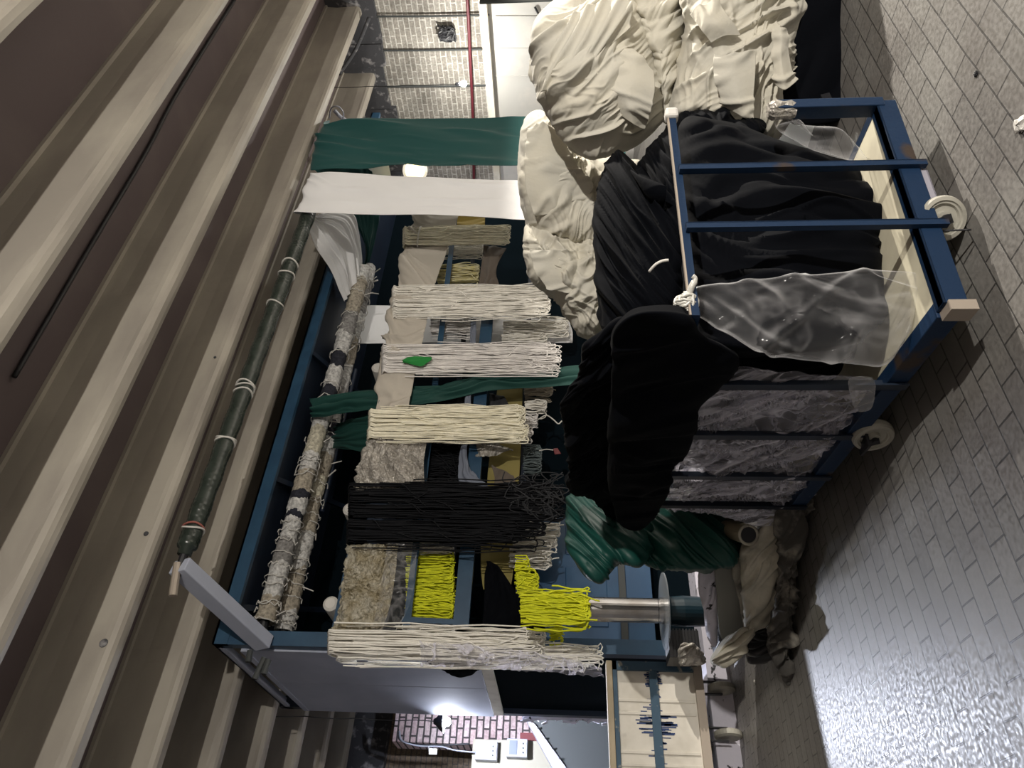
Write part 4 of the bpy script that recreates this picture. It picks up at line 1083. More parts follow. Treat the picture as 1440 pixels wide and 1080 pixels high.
cloth('bottle_green_band', 'gathered bottle green strip crossing behind the beige drape and down to the black heap', 'cloth',
      [[(434, 560, 7.0), (438, 575, 6.98), (436, 587, 7.0)], [(500, 548, 6.75), (500, 565, 6.72), (500, 580, 6.75)], [(560, 545, gy + .06), (562, 558, gy + .05), (562, 570, gy + .06)], [(620, 540, gy), (622, 552, gy - .02), (622, 563, gy)], [(690, 526, gy - .02), (690, 536, gy - .05), (690, 548, gy - .02)], [(760, 521, gy - .02), (760, 532, gy - .05), (760, 545, gy - .02)], [(830, 515, gy - .02), (832, 525, gy - .05), (832, 540, gy - .02)]],
      [dict(ang=90, wl=.07, amp=.05, asp=.06, warp=.25, seed=1)], M_greendark, 130, 60)
cloth('bottle_green_band', 'short gathered bottle green strip running in behind the cream skeins', 'cloth',
      [[(466, 600, 7.5), (465, 615, 7.5), (466, 630, 7.5)], [(490, 590, 7.1), (492, 610, 7.1), (490, 632, 7.1)], [(530, 580, 6.8), (530, 605, 6.8), (530, 640, 6.8)], [(580, 580, 6.75), (580, 605, 6.75), (580, 650, 6.75)]],
      [dict(ang=90, wl=.09, amp=.05, asp=.07, warp=.25, seed=4)], M_greendark, 60, 60)

# ------------------------------------------------------------------ cream cloth heap on a dolly
def heap(name, label, *a, **k):
    return tag(bundle(name, *a, **k), label, 'cloth', k.pop('group', None) if False else None)


CF = lambda a, s, w=.16, amp=.06: [dict(ang=a, wl=w, amp=amp, asp=.16, warp=.6, seed=s, mask=.35), dict(ang=a + 25, wl=w * .45, amp=amp * .32, asp=.22, warp=.7, seed=s + 1, mask=.25), dict(ang=a - 40, wl=w * 2.2, amp=amp * .8, asp=.5, seed=s + 2, kind='soft')]
dl = empty('low_dolly', (3.75, 2.2, 0)); tag(dl, 'dark low dolly under the cream cloth heap, in shadow', 'dolly')
MB().box((3.6, 2.1, 0.06), (4.6, 3.7, 0.11)).build('deck', M_blackm, dl)
for x, y in ((3.75, 2.25), (4.5, 2.25), (3.75, 3.5), (4.5, 3.5)):
    MB().lathe([(0.03, -0.02), (0.03, 0.02)], (x, y, 0.03), (0, 1, 0), 14).build('wheel', M_blackm, dl)
heap('cloth_bundle', 'large rounded cream cloth bundle with long diagonal folds, topmost of the heap',
     [(748, 75), (753, 35), (778, 2), (830, -34), (890, -14), (906, 20), (925, 75), (938, 120), (935, 165), (905, 200), (862, 219), (823, 222), (788, 198), (762, 150), (749, 112)], 4.15, .34, .38,
     [dict(ang=52, wl=.26, amp=.045, asp=.10, warp=.35, seed=1, mask=.5, kind='crease'), dict(ang=60, wl=.14, amp=.035, asp=.10, warp=.5, seed=4, mask=.35, kind='crease'), dict(ang=45, wl=.10, amp=.03, asp=.12, warp=.6, seed=2, mask=.3), dict(ang=-30, wl=.5, amp=.07, asp=.6, seed=3, kind='soft'), dict(ang=52, wl=.085, amp=.016, asp=.07, warp=.5, seed=5, mask=.22, kind='crease'), dict(ang=44, wl=.05, amp=.010, asp=.10, warp=.6, seed=0, mask=.18, kind='crease')], M_cream, nt=420, nr=150)
heap('cloth_bundle', 'cream cloth roll with curved ribs between the two large cream bundles',
     [(885, -25), (925, -40), (962, -25), (966, 60), (960, 115), (950, 165), (935, 175), (922, 150), (912, 90), (890, 30)], 4.2, .24, .3,
     [dict(ang=75, wl=.085, amp=.05, asp=.10, warp=.35, seed=4), dict(ang=40, wl=.05, amp=.015, seed=2)], M_cream, nt=240, nr=80)
heap('cloth_bundle', 'cream cloth bundle standing lowest at the right, reaching almost to the floor',
     [(950, -60), (1000, -200), (1120, -220), (1190, -150), (1150, -30), (1140, 25), (1130, 62), (1134, 95), (1122, 140), (1108, 178), (1085, 205), (1030, 205), (970, 195), (945, 160), (955, 90), (962, 30)], 4.0, .3, .45,
     [dict(ang=15, wl=.3, amp=.09, asp=.35, warp=.8, seed=2, mask=.5), dict(ang=10, wl=.20, amp=.055, asp=.14, warp=.6, seed=4, mask=.4, kind='crease'), dict(ang=70, wl=.16, amp=.045, asp=.2, warp=.8, seed=5, mask=.3, kind='crease'), dict(ang=30, wl=.07, amp=.02, asp=.2, warp=.8, seed=1, mask=.3, kind='crease'), dict(ang=5, wl=.09, amp=.02, asp=.08, warp=.5, seed=3, mask=.25, kind='crease'), dict(ang=60, wl=.05, amp=.010, asp=.12, warp=.7, seed=0, mask=.18, kind='crease')], M_cream, nt=440, nr=160)
heap('cloth_bundle', 'smooth cream cloth bundle under the topmost one, where the bands end',
     [(738, 168), (760, 155), (790, 178), (825, 212), (870, 225), (905, 240), (900, 330), (860, 350), (815, 345), (775, 335), (745, 320), (730, 268), (727, 215)], 4.75, .3, .35,
     [dict(ang=25, wl=.4, amp=.09, asp=.3, warp=.6, seed=3), dict(ang=55, wl=.20, amp=.045, asp=.14, warp=.6, seed=1, mask=.4, kind='crease'), dict(ang=20, wl=.12, amp=.035, asp=.16, warp=.8, seed=5, mask=.3, kind='crease'), dict(ang=-30, wl=.07, amp=.015, asp=.25, seed=2, mask=.3), dict(ang=60, wl=.08, amp=.018, asp=.09, warp=.6, seed=0, mask=.22, kind='crease'), dict(ang=25, wl=.05, amp=.012, asp=.12, warp=.8, seed=4, mask=.2, kind='crease')], M_cream, nt=400, nr=140)
heap('cloth_bundle', 'crumpled cream cloth with a gathered selvedge, left end of the heap beside the skeins',
     [(742, 318), (790, 318), (860, 325), (900, 340), (900, 450), (860, 478), (832, 478), (812, 470), (792, 440), (778, 420), (750, 398), (738, 365), (736, 340)], 4.72, .26, .35,
     [dict(ang=35, wl=.26, amp=.07, asp=.5, warp=.9, seed=5), dict(ang=-45, wl=.20, amp=.05, asp=.3, warp=.9, seed=2, kind='crease', mask=.4), dict(ang=30, wl=.12, amp=.035, asp=.3, warp=.9, seed=4, kind='crease', mask=.3), dict(ang=70, wl=.07, amp=.02, asp=.25, seed=1, mask=.3), dict(ang=35, wl=.08, amp=.024, asp=.25, warp=.9, seed=0, mask=.2, kind='crease'), dict(ang=-40, wl=.06, amp=.018, asp=.2, warp=.9, seed=3, mask=.18, kind='crease')], M_cream, nt=400, nr=140)

tag(bundle('dark_shade_sheet', [(1105, -60), (1236, -60), (1238, 8), (1222, 40), (1206, 75), (1195, 104), (1200, 130), (1193, 166), (1110, 172), (1100, 100)], 3.86, .05, .25,  # added sheet, coloured black to stand in for deep shade on the floor
     [dict(ang=20, wl=.2, amp=.02, asp=.2, seed=2)], M_black, nt=120, nr=40, p=6), 'added black sheet standing in for the deep shade on the floor between the lowest cream bundle and the bright paving', 'shade sheet')

# ------------------------------------------------------------------ black cloth trolley
CZ = math.radians(-8)
CP = np.array([1.79, 1.82, 0.0])
ca = np.array([math.cos(CZ), math.sin(CZ), 0.0]); cb = np.array([-math.sin(CZ), math.cos(CZ), 0.0])
cw = lambda x, y, z: CP + ca * x + cb * y + np.array([0, 0, z])
ct = empty('cloth_trolley', tuple(CP), CZ)
tag(ct, 'blue steel frame trolley with castors loaded with black cloth', 'trolley')
bpy.context.view_layer.update()
T = lambda mb, n, m, **k: mb.build(n, m, ct, local=True, **k)
LX, LY, ZR, ZT = 1.03, 1.86, 0.19, 1.035
T(MB().box((-0.01, -0.03, ZR - 0.07), (LX, 0.03, ZR + 0.012)).box((-0.01, -0.03, ZR - 0.0), (LX, 0.012, ZR + 0.012)), 'base_rail', M_blue_cart, bevel=.004)
T(MB().box((-0.03, 0.03, ZR - 0.07), (0.03, LY, ZR + 0.012)), 'base_rail', M_blue_cart, bevel=.004)
T(MB().box((LX - 0.04, 0.03, ZR - 0.07), (LX, LY, ZR + 0.012)), 'base_rail', M_blue_cart)
T(MB().box((0.03, LY - 0.05, ZR - 0.07), (LX - 0.04, LY, ZR + 0.012)), 'base_rail', M_blue_cart)
T(MB().box((0.03, 0.03, ZR - 0.02), (LX - 0.04, LY - 0.05, ZR + 0.01)), 'deck', M_ply)
T(MB().box((-0.045, -0.04, ZR - 0.09), (-0.005, 0.03, ZR - 0.0)), 'rusty_end_plate', M_edge)
T(MB().bar((-0.05, -0.01, ZT), (LX - 0.03, -0.01, ZT), 0.022, 0.03), 'top_rail', M_blue_cart)
T(MB().box((-0.05, -0.024, ZT + 0.013), (LX - .03, -0.008, ZT + 0.02)), 'bare_rail_edge', M_edge)
T(MB().bar((LX - 0.07, -0.012, ZT), (LX - 0.015, -0.012, ZT), 0.05, 0.055), 'rail_tip', M_tie, bevel=.012)
T(MB().bar((-0.02, 0.0, ZT), (-0.02, LY, ZT), 0.035, 0.045), 'top_rail', M_blue_cart)


def front_x(iy, ix):                                             # place along the front rail seen at a given spot
    p = on_z(ix, iy, ZR); return float(np.dot(p - CP, ca))


for ix, iy in ((1288, 328), (1262, 242)):
    x = front_x(iy, ix)
    T(MB().box((x - 0.014, -0.05, ZR - 0.09), (x + 0.014, -0.026, ZT)).box((x + 0.008, -0.05, ZR - 0.09), (x + 0.014, 0.0, ZT)), 'front_post', M_blue_cart)
T(MB().box((LX - 0.035, -0.035, ZR - 0.02), (LX + 0.015, 0.03, 0.6)), 'corner_post', M_blue_cart, bevel=.004)
T(MB().lathe([(0.034, 0), (0.04, .02), (0.038, .05), (0.042, .09), (0.03, .11)], (LX - 0.01, 0, 0.52), sides=12), 'film_wrap', M_silver)
for ix, iy in ((1245, 524), (1190, 598), (1145, 655), (1108, 694), (1075, 737)):
    p = on_z(ix, iy, ZR); y = min(float(np.dot(p - CP, cb)), LY - 0.02)
    T(MB().box((-0.045, y - 0.022, ZR - 0.07), (-0.037, y + 0.022, ZT)).box((-0.045, y + 0.016, ZR - 0.07), (-0.0, y + 0.022, ZT)), 'side_post', M_navy)
T(MB().bar((LX - .02, LY - .02, ZR), (LX - .02, LY - .02, ZT), .04), 'corner_post', M_navy)
# castors
def castor(p, r, axis, name='castor'):
    w_ = T(MB().lathe([(0.018, -0.026), (r * .3, -0.026), (r * .34, -0.008), (r * .62, -0.008), (r * .66, -0.018), (r * .74, -0.018), (r * .78, -0.024), (r * .94, -0.022), (r, -0.010), (r, 0.010), (r * .94, 0.022), (r * .78, 0.024), (r * .74, .018), (r * .66, .018), (r * .62, .008), (r * .34, .008), (r * .3, .026), (0.018, 0.026)], (p[0], p[1], r), axis, 40), 'wheel', M_rubber, smooth=False)
    a = np.array(axis); a = a / np.linalg.norm(a)
    mb = MB()
    for s in (-1, 1):
        q = np.array([p[0], p[1], 0]) + a * 0.034 * s
        mb.bar((q[0], q[1], r - .02), (q[0] - a[1] * .03, q[1] + a[0] * .03, 0.14), 0.035, 0.008, up=tuple(a))
    mb.lathe([(0.014, -0.045), (0.014, 0.045)], (p[0], p[1], r), axis, 12)
    mb.box((p[0] - .06 - a[1] * .03, p[1] - .05 + a[0] * .03, 0.118), (p[0] + .06 - a[1] * .03, p[1] + .05 + a[0] * .03, 0.13))
    T(mb, 'wheel_fork', M_blackm)
pw = on_z(1361, 302, 0.0) - CP; castor((float(pw @ ca), float(pw @ cb) + .02), 0.085, (0.80, 1.0, 0))
pw = on_z(1256, 612, 0.0) - CP; castor((float(pw @ ca), float(pw @ cb)), 0.09, (1.0, 0.25, 0))
castor((0.86, LY * .6), 0.09, (0, 1, 0)); castor((0.5, LY - .12), 0.09, (1, 0, 0))
T(MB().box((0.44, -0.02, 0.09), (0.66, -0.005, 0.125)).box((0.44, -0.02, 0.09), (0.66, 0.1, 0.095)), 'castor_bracket', M_lav)
wr = on_z(1295, 326, 0.17); we = on_z(1366, 323, 0.03)
cable('bent_wire', [wr, (wr + we) / 2 + np.array([0, 0, .01]), we], 0.004, M_blackm, 'thin black wire sticking out under the trolley front beside the castor', 'wire', 10)

# black cloth
Pf = lambda y: (CP + cb * y, -cb)
Pl = lambda x: (CP + ca * x, -ca)
heap('black_cloth_stack', 'stacked layers of black cloth filling the trolley behind its front posts',
     [(955, 178), (1000, 170), (1050, 180), (1100, 200), (1150, 212), (1200, 225), (1228, 238), (1250, 262), (1258, 310), (1240, 335), (1246, 400), (1252, 440), (1225, 470), (1180, 490), (1000, 495), (962, 430), (955, 300)], Pf(.38), .26, .55,
     [dict(ang=92, wl=.07, amp=.035, asp=.10, warp=.4, seed=1), dict(ang=60, wl=.3, amp=.06, asp=.5, seed=3, kind='soft'), dict(ang=100, wl=.10, amp=.02, asp=.10, seed=4, kind='crease')], M_black, nt=260, nr=90, p=5)
heap('black_cloth_stack', 'black cloth behind the polythene liner on the long side of the trolley',
     [(985, 500), (1230, 480), (1252, 510), (1225, 560), (1180, 610), (1130, 660), (1095, 705), (1060, 735), (940, 735), (945, 690), (960, 640)], Pl(.30), .10, .4,
     [dict(ang=10, wl=.09, amp=.04, asp=.15, warp=.5, seed=2)], M_black, nt=200, nr=60, p=5)
heap('black_cloth_bundle', 'pleated black cloth piled on top behind the front rail of the trolley',
     [(832, 335), (836, 270), (850, 232), (866, 212), (884, 222), (892, 240), (906, 215), (930, 190), (955, 165), (1000, 152), (1024, 152), (1032, 168), (1060, 165), (1075, 185), (1020, 260), (990, 330), (975, 400), (962, 440), (930, 470), (880, 490), (850, 470), (838, 410)], Pf(.52), .30, .45,
     [dict(ang=-6, wl=.075, amp=.05, asp=.05, warp=.30, seed=3), dict(ang=-25, wl=.35, amp=.08, asp=.5, seed=1, kind='soft'), dict(ang=-2, wl=.09, amp=.03, asp=.05, warp=.3, seed=4, kind='crease'), dict(ang=-8, wl=.045, amp=.016, asp=.05, warp=.3, seed=2, kind='crease')], M_black, nt=420, nr=150, p=2.6)
heap('black_cloth_bundle', 'tall black cloth bundle with long pleats at the far left of the trolley top',
     [(842, 470), (880, 450), (890, 520), (885, 600), (878, 690), (865, 730), (845, 716), (825, 700), (802, 688), (798, 640), (790, 600), (786, 568), (800, 545), (812, 528), (820, 490)], Pl(.12), .16, .4,
     [dict(ang=-8, wl=.16, amp=.05, asp=.07, warp=.4, seed=5), dict(ang=40, wl=.3, amp=.06, asp=.5, seed=2, kind='soft'), dict(ang=-12, wl=.10, amp=.03, asp=.07, warp=.4, seed=1, kind='crease'), dict(ang=-6, wl=.05, amp=.016, asp=.05, warp=.35, seed=3, kind='crease')], M_black, nt=360, nr=130)
heap('black_cloth_bundle', 'smooth black cloth bundle spilling over the side rail above the liner',
     [(860, 465), (900, 435), (965, 440), (985, 468), (1018, 484), (1040, 500), (1036, 522), (1015, 545), (985, 573), (978, 600), (965, 640), (946, 662), (940, 695), (922, 725), (897, 747), (872, 735), (858, 690), (856, 600), (858, 520)], Pl(-.04), .16, .4,
     [dict(ang=-50, wl=.28, amp=.04, asp=.10, warp=.4, seed=4, mask=.6, kind='crease'), dict(ang=30, wl=.4, amp=.06, asp=.6, seed=2, kind='soft'), dict(ang=70, wl=.18, amp=.025, asp=.12, warp=.6, seed=1, mask=.4, kind='crease')], M_black, nt=300, nr=110)
cable('lint_strip', [at_d(913, 382, 2.72), at_d(922, 372, 2.70), at_d(932, 367, 2.70), at_d(940, 366, 2.70)], 0.006, M_tie, 'white cloth scrap lying on the black pleated pile', 'scrap', 12)

# loose flaps lying on the cream heap
def flap(par, rows, fl, nu=40, nv=40):
    o = sheet('loose_flap', [[tuple(at_d(*q)) for q in r] for r in rows], fl, M_cream, nu, nv, world=True, thick=.008)
    o.parent = bpy.data.objects[par]
FLP = [dict(ang=20, wl=.10, amp=.02, asp=.2, warp=.6, seed=2, kind='crease'), dict(ang=90, wl=.25, amp=.03, asp=.4, seed=4, kind='soft')]
flap('cloth_bundle.002', [[(1004, 76, 3.66), (1035, 74, 3.62), (1064, 70, 3.64)], [(1003, 100, 3.64), (1035, 104, 3.60), (1064, 104, 3.62)], [(1010, 128, 3.66), (1040, 138, 3.61), (1062, 140, 3.62)], [(1020, 150, 3.7), (1045, 165, 3.66), (1060, 172, 3.66)]], FLP)
flap('cloth_bundle.002', [[(1085, 40, 3.68), (1098, 36, 3.64), (1108, 44, 3.66)], [(1086, 75, 3.66), (1100, 80, 3.62), (1116, 88, 3.64)], [(1090, 118, 3.68), (1104, 126, 3.64), (1122, 112, 3.66)]], FLP)
flap('cloth_bundle.002', [[(970, 20, 3.7), (985, 40, 3.64), (1000, 60, 3.66)], [(985, 5, 3.68), (1005, 28, 3.60), (1022, 50, 3.64)], [(1010, 0, 3.7), (1030, 22, 3.64), (1045, 48, 3.68)]], FLP)
flap('cloth_bundle', [[(870, 62, 3.86), (895, 72, 3.82), (920, 100, 3.84)], [(868, 90, 3.83), (892, 105, 3.78), (922, 125, 3.8)], [(862, 120, 3.83), (885, 140, 3.79), (915, 160, 3.83)], [(870, 160, 3.88), (890, 175, 3.86), (908, 185, 3.9)]], FLP)
flap('cloth_bundle', [[(790, 30, 3.88), (825, 10, 3.86), (880, -8, 3.9)], [(775, 75, 3.83), (830, 50, 3.79), (890, 12, 3.84)], [(762, 130, 3.88), (815, 100, 3.80), (885, 40, 3.84)]], [dict(ang=60, wl=.2, amp=.03, asp=.15, warp=.4, seed=3, kind='crease')])
flap('cloth_bundle.003', [[(742, 180, 4.5), (765, 172, 4.48), (790, 190, 4.5)], [(738, 220, 4.46), (775, 225, 4.42), (812, 232, 4.46)], [(740, 270, 4.46), (785, 275, 4.43), (835, 262, 4.46)], [(752, 305, 4.5), (780, 300, 4.47), (812, 290, 4.5)]], FLP)
flap('cloth_bundle.004', [[(745, 350, 4.5), (772, 352, 4.47), (800, 350, 4.5)], [(752, 380, 4.48), (785, 385, 4.44), (812, 382, 4.47)], [(770, 405, 4.5), (795, 412, 4.47), (818, 410, 4.5)]], FLP)

# polythene
plb = empty('polythene_bag', tuple(cw(0, 0, ZR))); tag(plb, 'large clear polythene bag knotted to the trolley corner', 'plastic bag')
o = bundle('bag_film', [(968, 418), (985, 402), (1030, 397), (1100, 388), (1200, 379), (1286, 380), (1296, 400), (1288, 440), (1272, 480), (1240, 512), (1180, 512), (1120, 507), (1060, 490), (1025, 470), (985, 448), (968, 436)], 2.62, .05, .05,
           [dict(ang=70, wl=.16, amp=.05, asp=.10, warp=.5, seed=2, kind='crease', mask=.5), dict(ang=115, wl=.12, amp=.035, asp=.2, warp=.8, seed=4, kind='crease', mask=.3), dict(ang=80, wl=.3, amp=.04, asp=.4, seed=1, kind='soft')], M_clear, nt=220, nr=70, p=4)
o.parent = plb; o.matrix_parent_inverse = plb.matrix_basis.inverted()
mb = MB(); rs = np.random.RandomState(4)
kc = at_d(965, 427, 2.52)
for k in range(26):
    a = np.array([rs.normal(), rs.normal(), rs.normal()]); a /= np.linalg.norm(a)
    b2 = np.cross(a, [0.3, 0.5, 0.8]); b2 /= np.linalg.norm(b2); c2 = np.cross(a, b2)
    rr = rs.uniform(.022, .042)
    mb.tube([kc + (b2 * math.cos(t_) + c2 * math.sin(t_)) * rr + a * rs.uniform(-.004, .004) for t_ in np.linspace(0, 5.4, 16)], 0.0055, 5)
mb.tube(crom([kc, at_d(972, 405, 2.5), at_d(978, 393, 2.5), at_d(974, 388, 2.5)], 14), [0.012] * 8 + [.009] * 6, 6)
mb.tube(crom([kc, at_d(958, 440, 2.5), at_d(950, 450, 2.5)], 10), np.linspace(.028, .004, 10), 8)
M_knot = mat('knotted_film', (0.62, 0.61, 0.56), 0.25, bump=.4, bscale=60, spec=.8)
mb.build('bag_knot', M_knot, plb, smooth=True)
tag(bundle('polythene_liner', [(978, 560), (1005, 545), (1040, 520), (1120, 526), (1220, 532), (1234, 548), (1228, 575), (1190, 590), (1178, 622), (1150, 650), (1128, 685), (1146, 686), (1142, 700), (1118, 712), (1092, 733), (1055, 736), (1000, 722), (926, 712), (932, 690), (945, 662), (962, 620)], Pl(.02), .025, .03,
     [dict(ang=50, wl=.14, amp=.05, asp=.12, warp=.6, seed=3, kind='crease'), dict(ang=70, wl=.08, amp=.025, asp=.15, warp=.7, seed=5, kind='crease'), dict(ang=-40, wl=.10, amp=.02, asp=.3, warp=.9, seed=1, kind='crease', mask=.3)], M_clear2, nt=240, nr=80, p=5),
    'crinkled clear polythene liner between the side posts of the black cloth trolley', 'plastic')
tag(bundle('polythene_scrap', [(1086, 168), (1096, 160), (1112, 163), (1122, 176), (1180, 181), (1206, 205), (1220, 227), (1190, 225), (1150, 214), (1120, 200), (1098, 185)], 3.02, .03, .03,
     [dict(ang=70, wl=.08, amp=.02, asp=.2, seed=1)], M_clear, nt=120, nr=40, p=3), 'clear polythene scrap hanging from the right corner post of the trolley', 'plastic')
# loose tongue of film on the side
tag(bundle('polythene_scrap', [(1195, 533), (1228, 533), (1229, 565), (1222, 577), (1205, 578), (1197, 560)], Pl(-.06), .015, .015, [dict(ang=0, wl=.05, amp=.008, seed=2)], M_clear, nt=60, nr=20),
    'rounded tongue of clear polythene hanging out over the trolley side', 'plastic')

# ------------------------------------------------------------------ green satin heap and dirty canvas behind the trolley
SF = lambda s: [dict(ang=30, wl=.3, amp=.06, asp=.7, warp=1.0, seed=s, kind='soft'), dict(ang=-30, wl=.17, amp=.06, asp=.5, warp=.9, seed=s + 2, kind='crease'), dict(ang=60, wl=.12, amp=.045, asp=.5, warp=.9, seed=s + 1, kind='crease'), dict(ang=10, wl=.07, amp=.02, asp=.5, warp=.8, seed=s + 3, kind='crease')]
SP = ((2.1, 4.35, 0), (0.3, -0.95, 0))
tag(bundle('satin_heap', [(890, 735), (925, 718), (962, 690), (1000, 690), (1028, 700), (1042, 725), (1042, 775), (1015, 800), (950, 804), (910, 796), (888, 770)], ((2.1, 4.40, 0), (0.3, -0.95, 0)), .18, .3, SF(1), M_satin, nt=260, nr=100, p=3),
    'lower half of the crumpled dark green satin, above the cardboard tube', 'cloth', 'green satin')
tag(bundle('satin_heap', [(798, 702), (815, 692), (850, 698), (885, 712), (915, 735), (920, 770), (900, 795), (872, 792), (848, 812), (826, 808), (806, 775), (797, 738)], SP, .22, .3, SF(2), M_satin, nt=260, nr=100, p=2.4),
    'upper half of the crumpled green satin, directly below the black bundle', 'cloth', 'green satin')
f0, f1 = on_z(1112, 958), on_z(1150, 690)
fd = (f1 - f0) / np.linalg.norm(f1 - f0); fn = np.array([fd[1], -fd[0], 0.0])
if fn @ (CAM - f0) < 0: fn = -fn
PQ = lambda off: (f0 - fn * off, fn)
CV = [dict(ang=8, wl=.10, amp=.05, asp=.10, warp=.4, seed=2), dict(ang=15, wl=.09, amp=.03, asp=.15, warp=.5, seed=4, kind='crease')]
Q = lambda name, label, cat, ol, off, tf, tb, m, fl=CV, p=3, **k: tag(bundle(name, ol, PQ(off), tf, tb, fl, m, nt=180, nr=50, p=p, **k), label, cat)
Q('canvas_bundle', 'dirty canvas hanging in folds below the green satin', 'cloth', [(1042, 768), (1070, 742), (1095, 705), (1120, 690), (1132, 700), (1112, 780), (1100, 830), (1088, 872), (1062, 888), (1048, 900), (1044, 850)], .2, .12, .2, M_canvas)
Q('rag_heap', 'blackened rags along the floor in front of the canvas', 'rag', [(1096, 705), (1140, 684), (1146, 706), (1124, 760), (1120, 820), (1114, 880), (1110, 930), (1111, 962), (1098, 948), (1078, 905), (1088, 850), (1096, 780)], .04, .08, .2, M_rag, [dict(ang=15, wl=.10, amp=.05, asp=.25, warp=.8, seed=1), dict(ang=30, wl=.10, amp=.035, asp=.3, warp=.8, seed=3, kind='crease')])
Q('knotted_cloth', 'knotted dirty cloth hanging over the left end of the canvas', 'cloth', [(1000, 930), (1014, 908), (1032, 890), (1056, 882), (1062, 892), (1052, 905), (1044, 922), (1018, 938)], .18, .1, .14, M_canvas, [dict(ang=30, wl=.06, amp=.035, asp=.2, warp=.8, seed=2)])
Q('rag_heap', 'soot black rags under the knotted cloth', 'rag', [(1046, 898), (1075, 885), (1092, 900), (1090, 925), (1070, 935), (1050, 930)], .25, .08, .2, M_blackm, [dict(ang=70, wl=.08, amp=.05, asp=.4, warp=1, seed=5)])
Q('leaning_board', 'smooth grey board standing behind the canvas', 'board', [(1006, 792), (1030, 786), (1036, 800), (1046, 860), (1044, 902), (1024, 908), (1012, 890), (1008, 840)], .42, .03, .05, M_board, [], p=8)
Q('peeling_board', 'peeling whitish board edge behind the canvas folds', 'board', [(1028, 786), (1048, 776), (1056, 830), (1058, 875), (1048, 892), (1040, 850)], .36, .05, .06, M_wood, [dict(ang=10, wl=.05, amp=.015, seed=1)], p=5)
Q('dirty_sheet', 'pale dirt spotted cloth strip left of the grey board', 'cloth', [(984, 792), (1006, 790), (1010, 850), (1008, 905), (996, 900), (990, 860), (982, 830)], .5, .06, .1, M_spotted, [dict(ang=0, wl=.08, amp=.03, asp=.1, seed=1)])
Q('plastic_bag', 'small shiny grey plastic bag beside the finned motor', 'plastic bag', [(956, 908), (975, 905), (990, 920), (990, 934), (958, 935)], .75, .08, .1, M_silver, [dict(ang=45, wl=.08, amp=.03, asp=.6, warp=1, seed=4)])
# cardboard tube
tc = on_plane(1052, 752, PQ(.1)[0], PQ(.1)[1]); tcp = at_d(1052, 752, tc)
tt = empty('cardboard_tube', tuple(tcp)); tag(tt, 'cardboard tube end showing under the green satin', 'tube')
ax = np.array([0.55, 0.83, 0.12]); ro = 0.062
MB().lathe([(ro, 0), (ro, .5)], tcp, ax, 30).build('shell', M_card, tt)
m_ = MB(); ax = ax / np.linalg.norm(ax)
e1 = np.cross(ax, [0, 0, 1.0]); e1 /= np.linalg.norm(e1); e2 = np.cross(ax, e1)
m_.tube([tcp - ax * .006 + (e1 * math.cos(a) + e2 * math.sin(a)) * ro * .92 for a in np.linspace(0, 2 * math.pi, 33)], .010, 6)
m_.build('rim', M_canvas, tt, smooth=True)
MB().lathe([(ro * .84, 0), (ro * .84, .008)], tcp - ax * .006, ax, 30).build('hollow', M_blackm, tt)
a_, b_ = on_z(1104, 880, .03), on_z(1115, 900, .015)
cable('white_stick', [a_, (a_ + b_) / 2, b_], .012, M_tie, 'short white stick lying at the edge of the black rags', 'stick', 8)
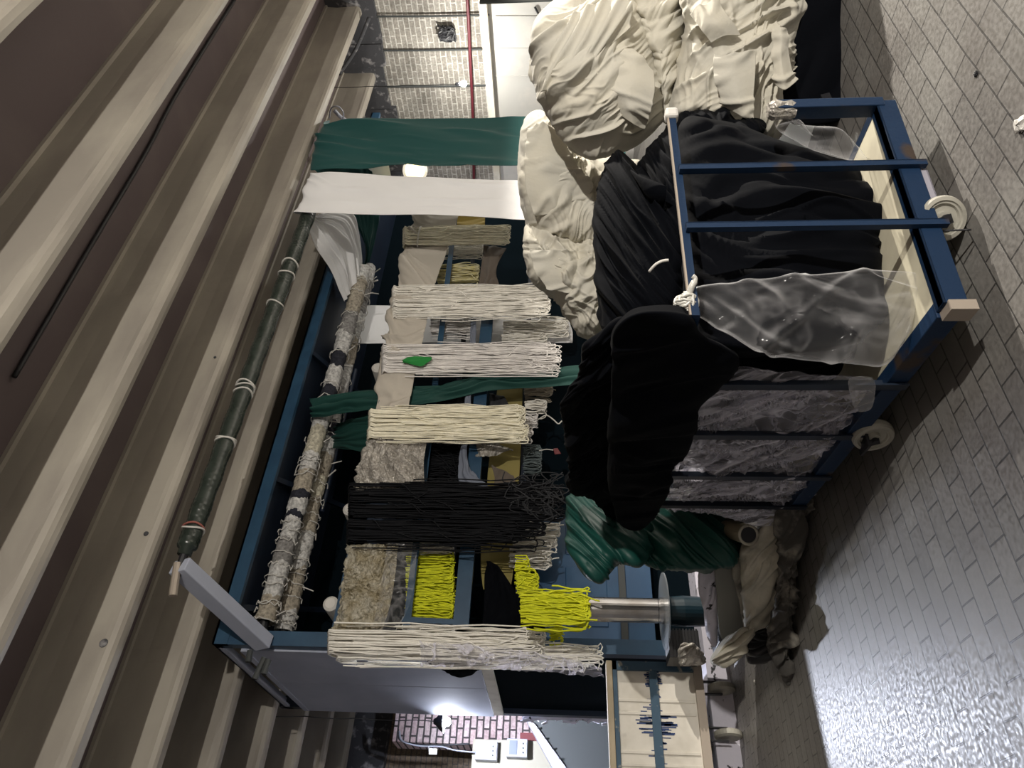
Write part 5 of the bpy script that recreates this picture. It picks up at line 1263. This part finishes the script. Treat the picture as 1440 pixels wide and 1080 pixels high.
# scraps on the floor
for k, (ix, iy, r, lab) in enumerate(((1435, 176, .03, 'pale lint tuft on the paving near the right border'), (1121, 771, .012, 'white scrap on the dark floor near the rags, upper one'), (1115, 783, .014, 'white scrap on the dark floor near the rags, lower one'), (1061, 958, .012, 'white crumb on the floor by the panelled cart wheel'), (1113, 832, .014, 'white chip at the foot of the black rags'), (1372, 104, .012, 'dark crumb on the bright paving at the right'))):
    p = on_z(ix, iy, 0.004); rs = np.random.RandomState(k)
    mb = MB()
    V = []; n1, n2 = 10, 6
    for i in range(n2 + 1):
        for j in range(n1):
            th_, ph_ = math.pi * i / n2, 2 * math.pi * j / n1
            rr = r * rs.uniform(.6, 1.15)
            V.append(p + np.array([rr * math.sin(th_) * math.cos(ph_), rr * math.sin(th_) * math.sin(ph_), max(-0.003, rr * .5 * math.cos(th_))]))
    mb.add(V, [(i * n1 + j, i * n1 + (j + 1) % n1, (i + 1) * n1 + (j + 1) % n1, (i + 1) * n1 + j) for i in range(n2) for j in range(n1)])
    tag(mb.build('floor_scrap', M_blackm if k == 5 else M_tie), lab, 'scrap')

# ------------------------------------------------------------------ camera, light, view
cd = bpy.data.cameras.new('camera'); cd.sensor_width = 36.0; cd.lens = 36.0 * FPX / 1440.0; cd.clip_end = 200
cam = bpy.data.objects.new('camera', cd); C.objects.link(cam)
M = Matrix(((-U[0], R[0], -F[0]), (-U[1], R[1], -F[1]), (-U[2], R[2], -F[2])))
cam.matrix_world = Matrix.Translation(Vector(CAM)) @ M.to_4x4()
sc.camera = cam


def point(name, loc, power, col, r=0.05):
    l = bpy.data.lights.new(name, 'POINT'); l.energy = power; l.color = col; l.shadow_soft_size = r
    o = bpy.data.objects.new(name, l); o.location = loc; C.objects.link(o)
    return o


point('hanging_bulb_light', (2.0, -4.0, 3.15), 1250, (1.0, 0.95, 0.87), 0.05)
rl = point('right_lamp_light', (8.6, 0.5, 3.3), 2500, (1.0, 0.93, 0.83), 0.05)
rl.data.type = 'SPOT'; rl.data.spot_size = math.radians(158); rl.data.spot_blend = 0.2


w = bpy.data.worlds.new('world'); w.use_nodes = True
w.node_tree.nodes['Background'].inputs[0].default_value = (0.8, 0.85, 1.0, 1); w.node_tree.nodes['Background'].inputs[1].default_value = 0.0
sc.world = w
vs = sc.view_settings
vs.view_transform = 'Standard'; vs.look = 'None'; vs.gamma = 1.0; vs.use_curve_mapping = False
vs.exposure = 0.35
try:
    sc.cycles.use_denoising = True
    sc.cycles.max_bounces = 8; sc.cycles.transparent_max_bounces = 24
except Exception:
    pass
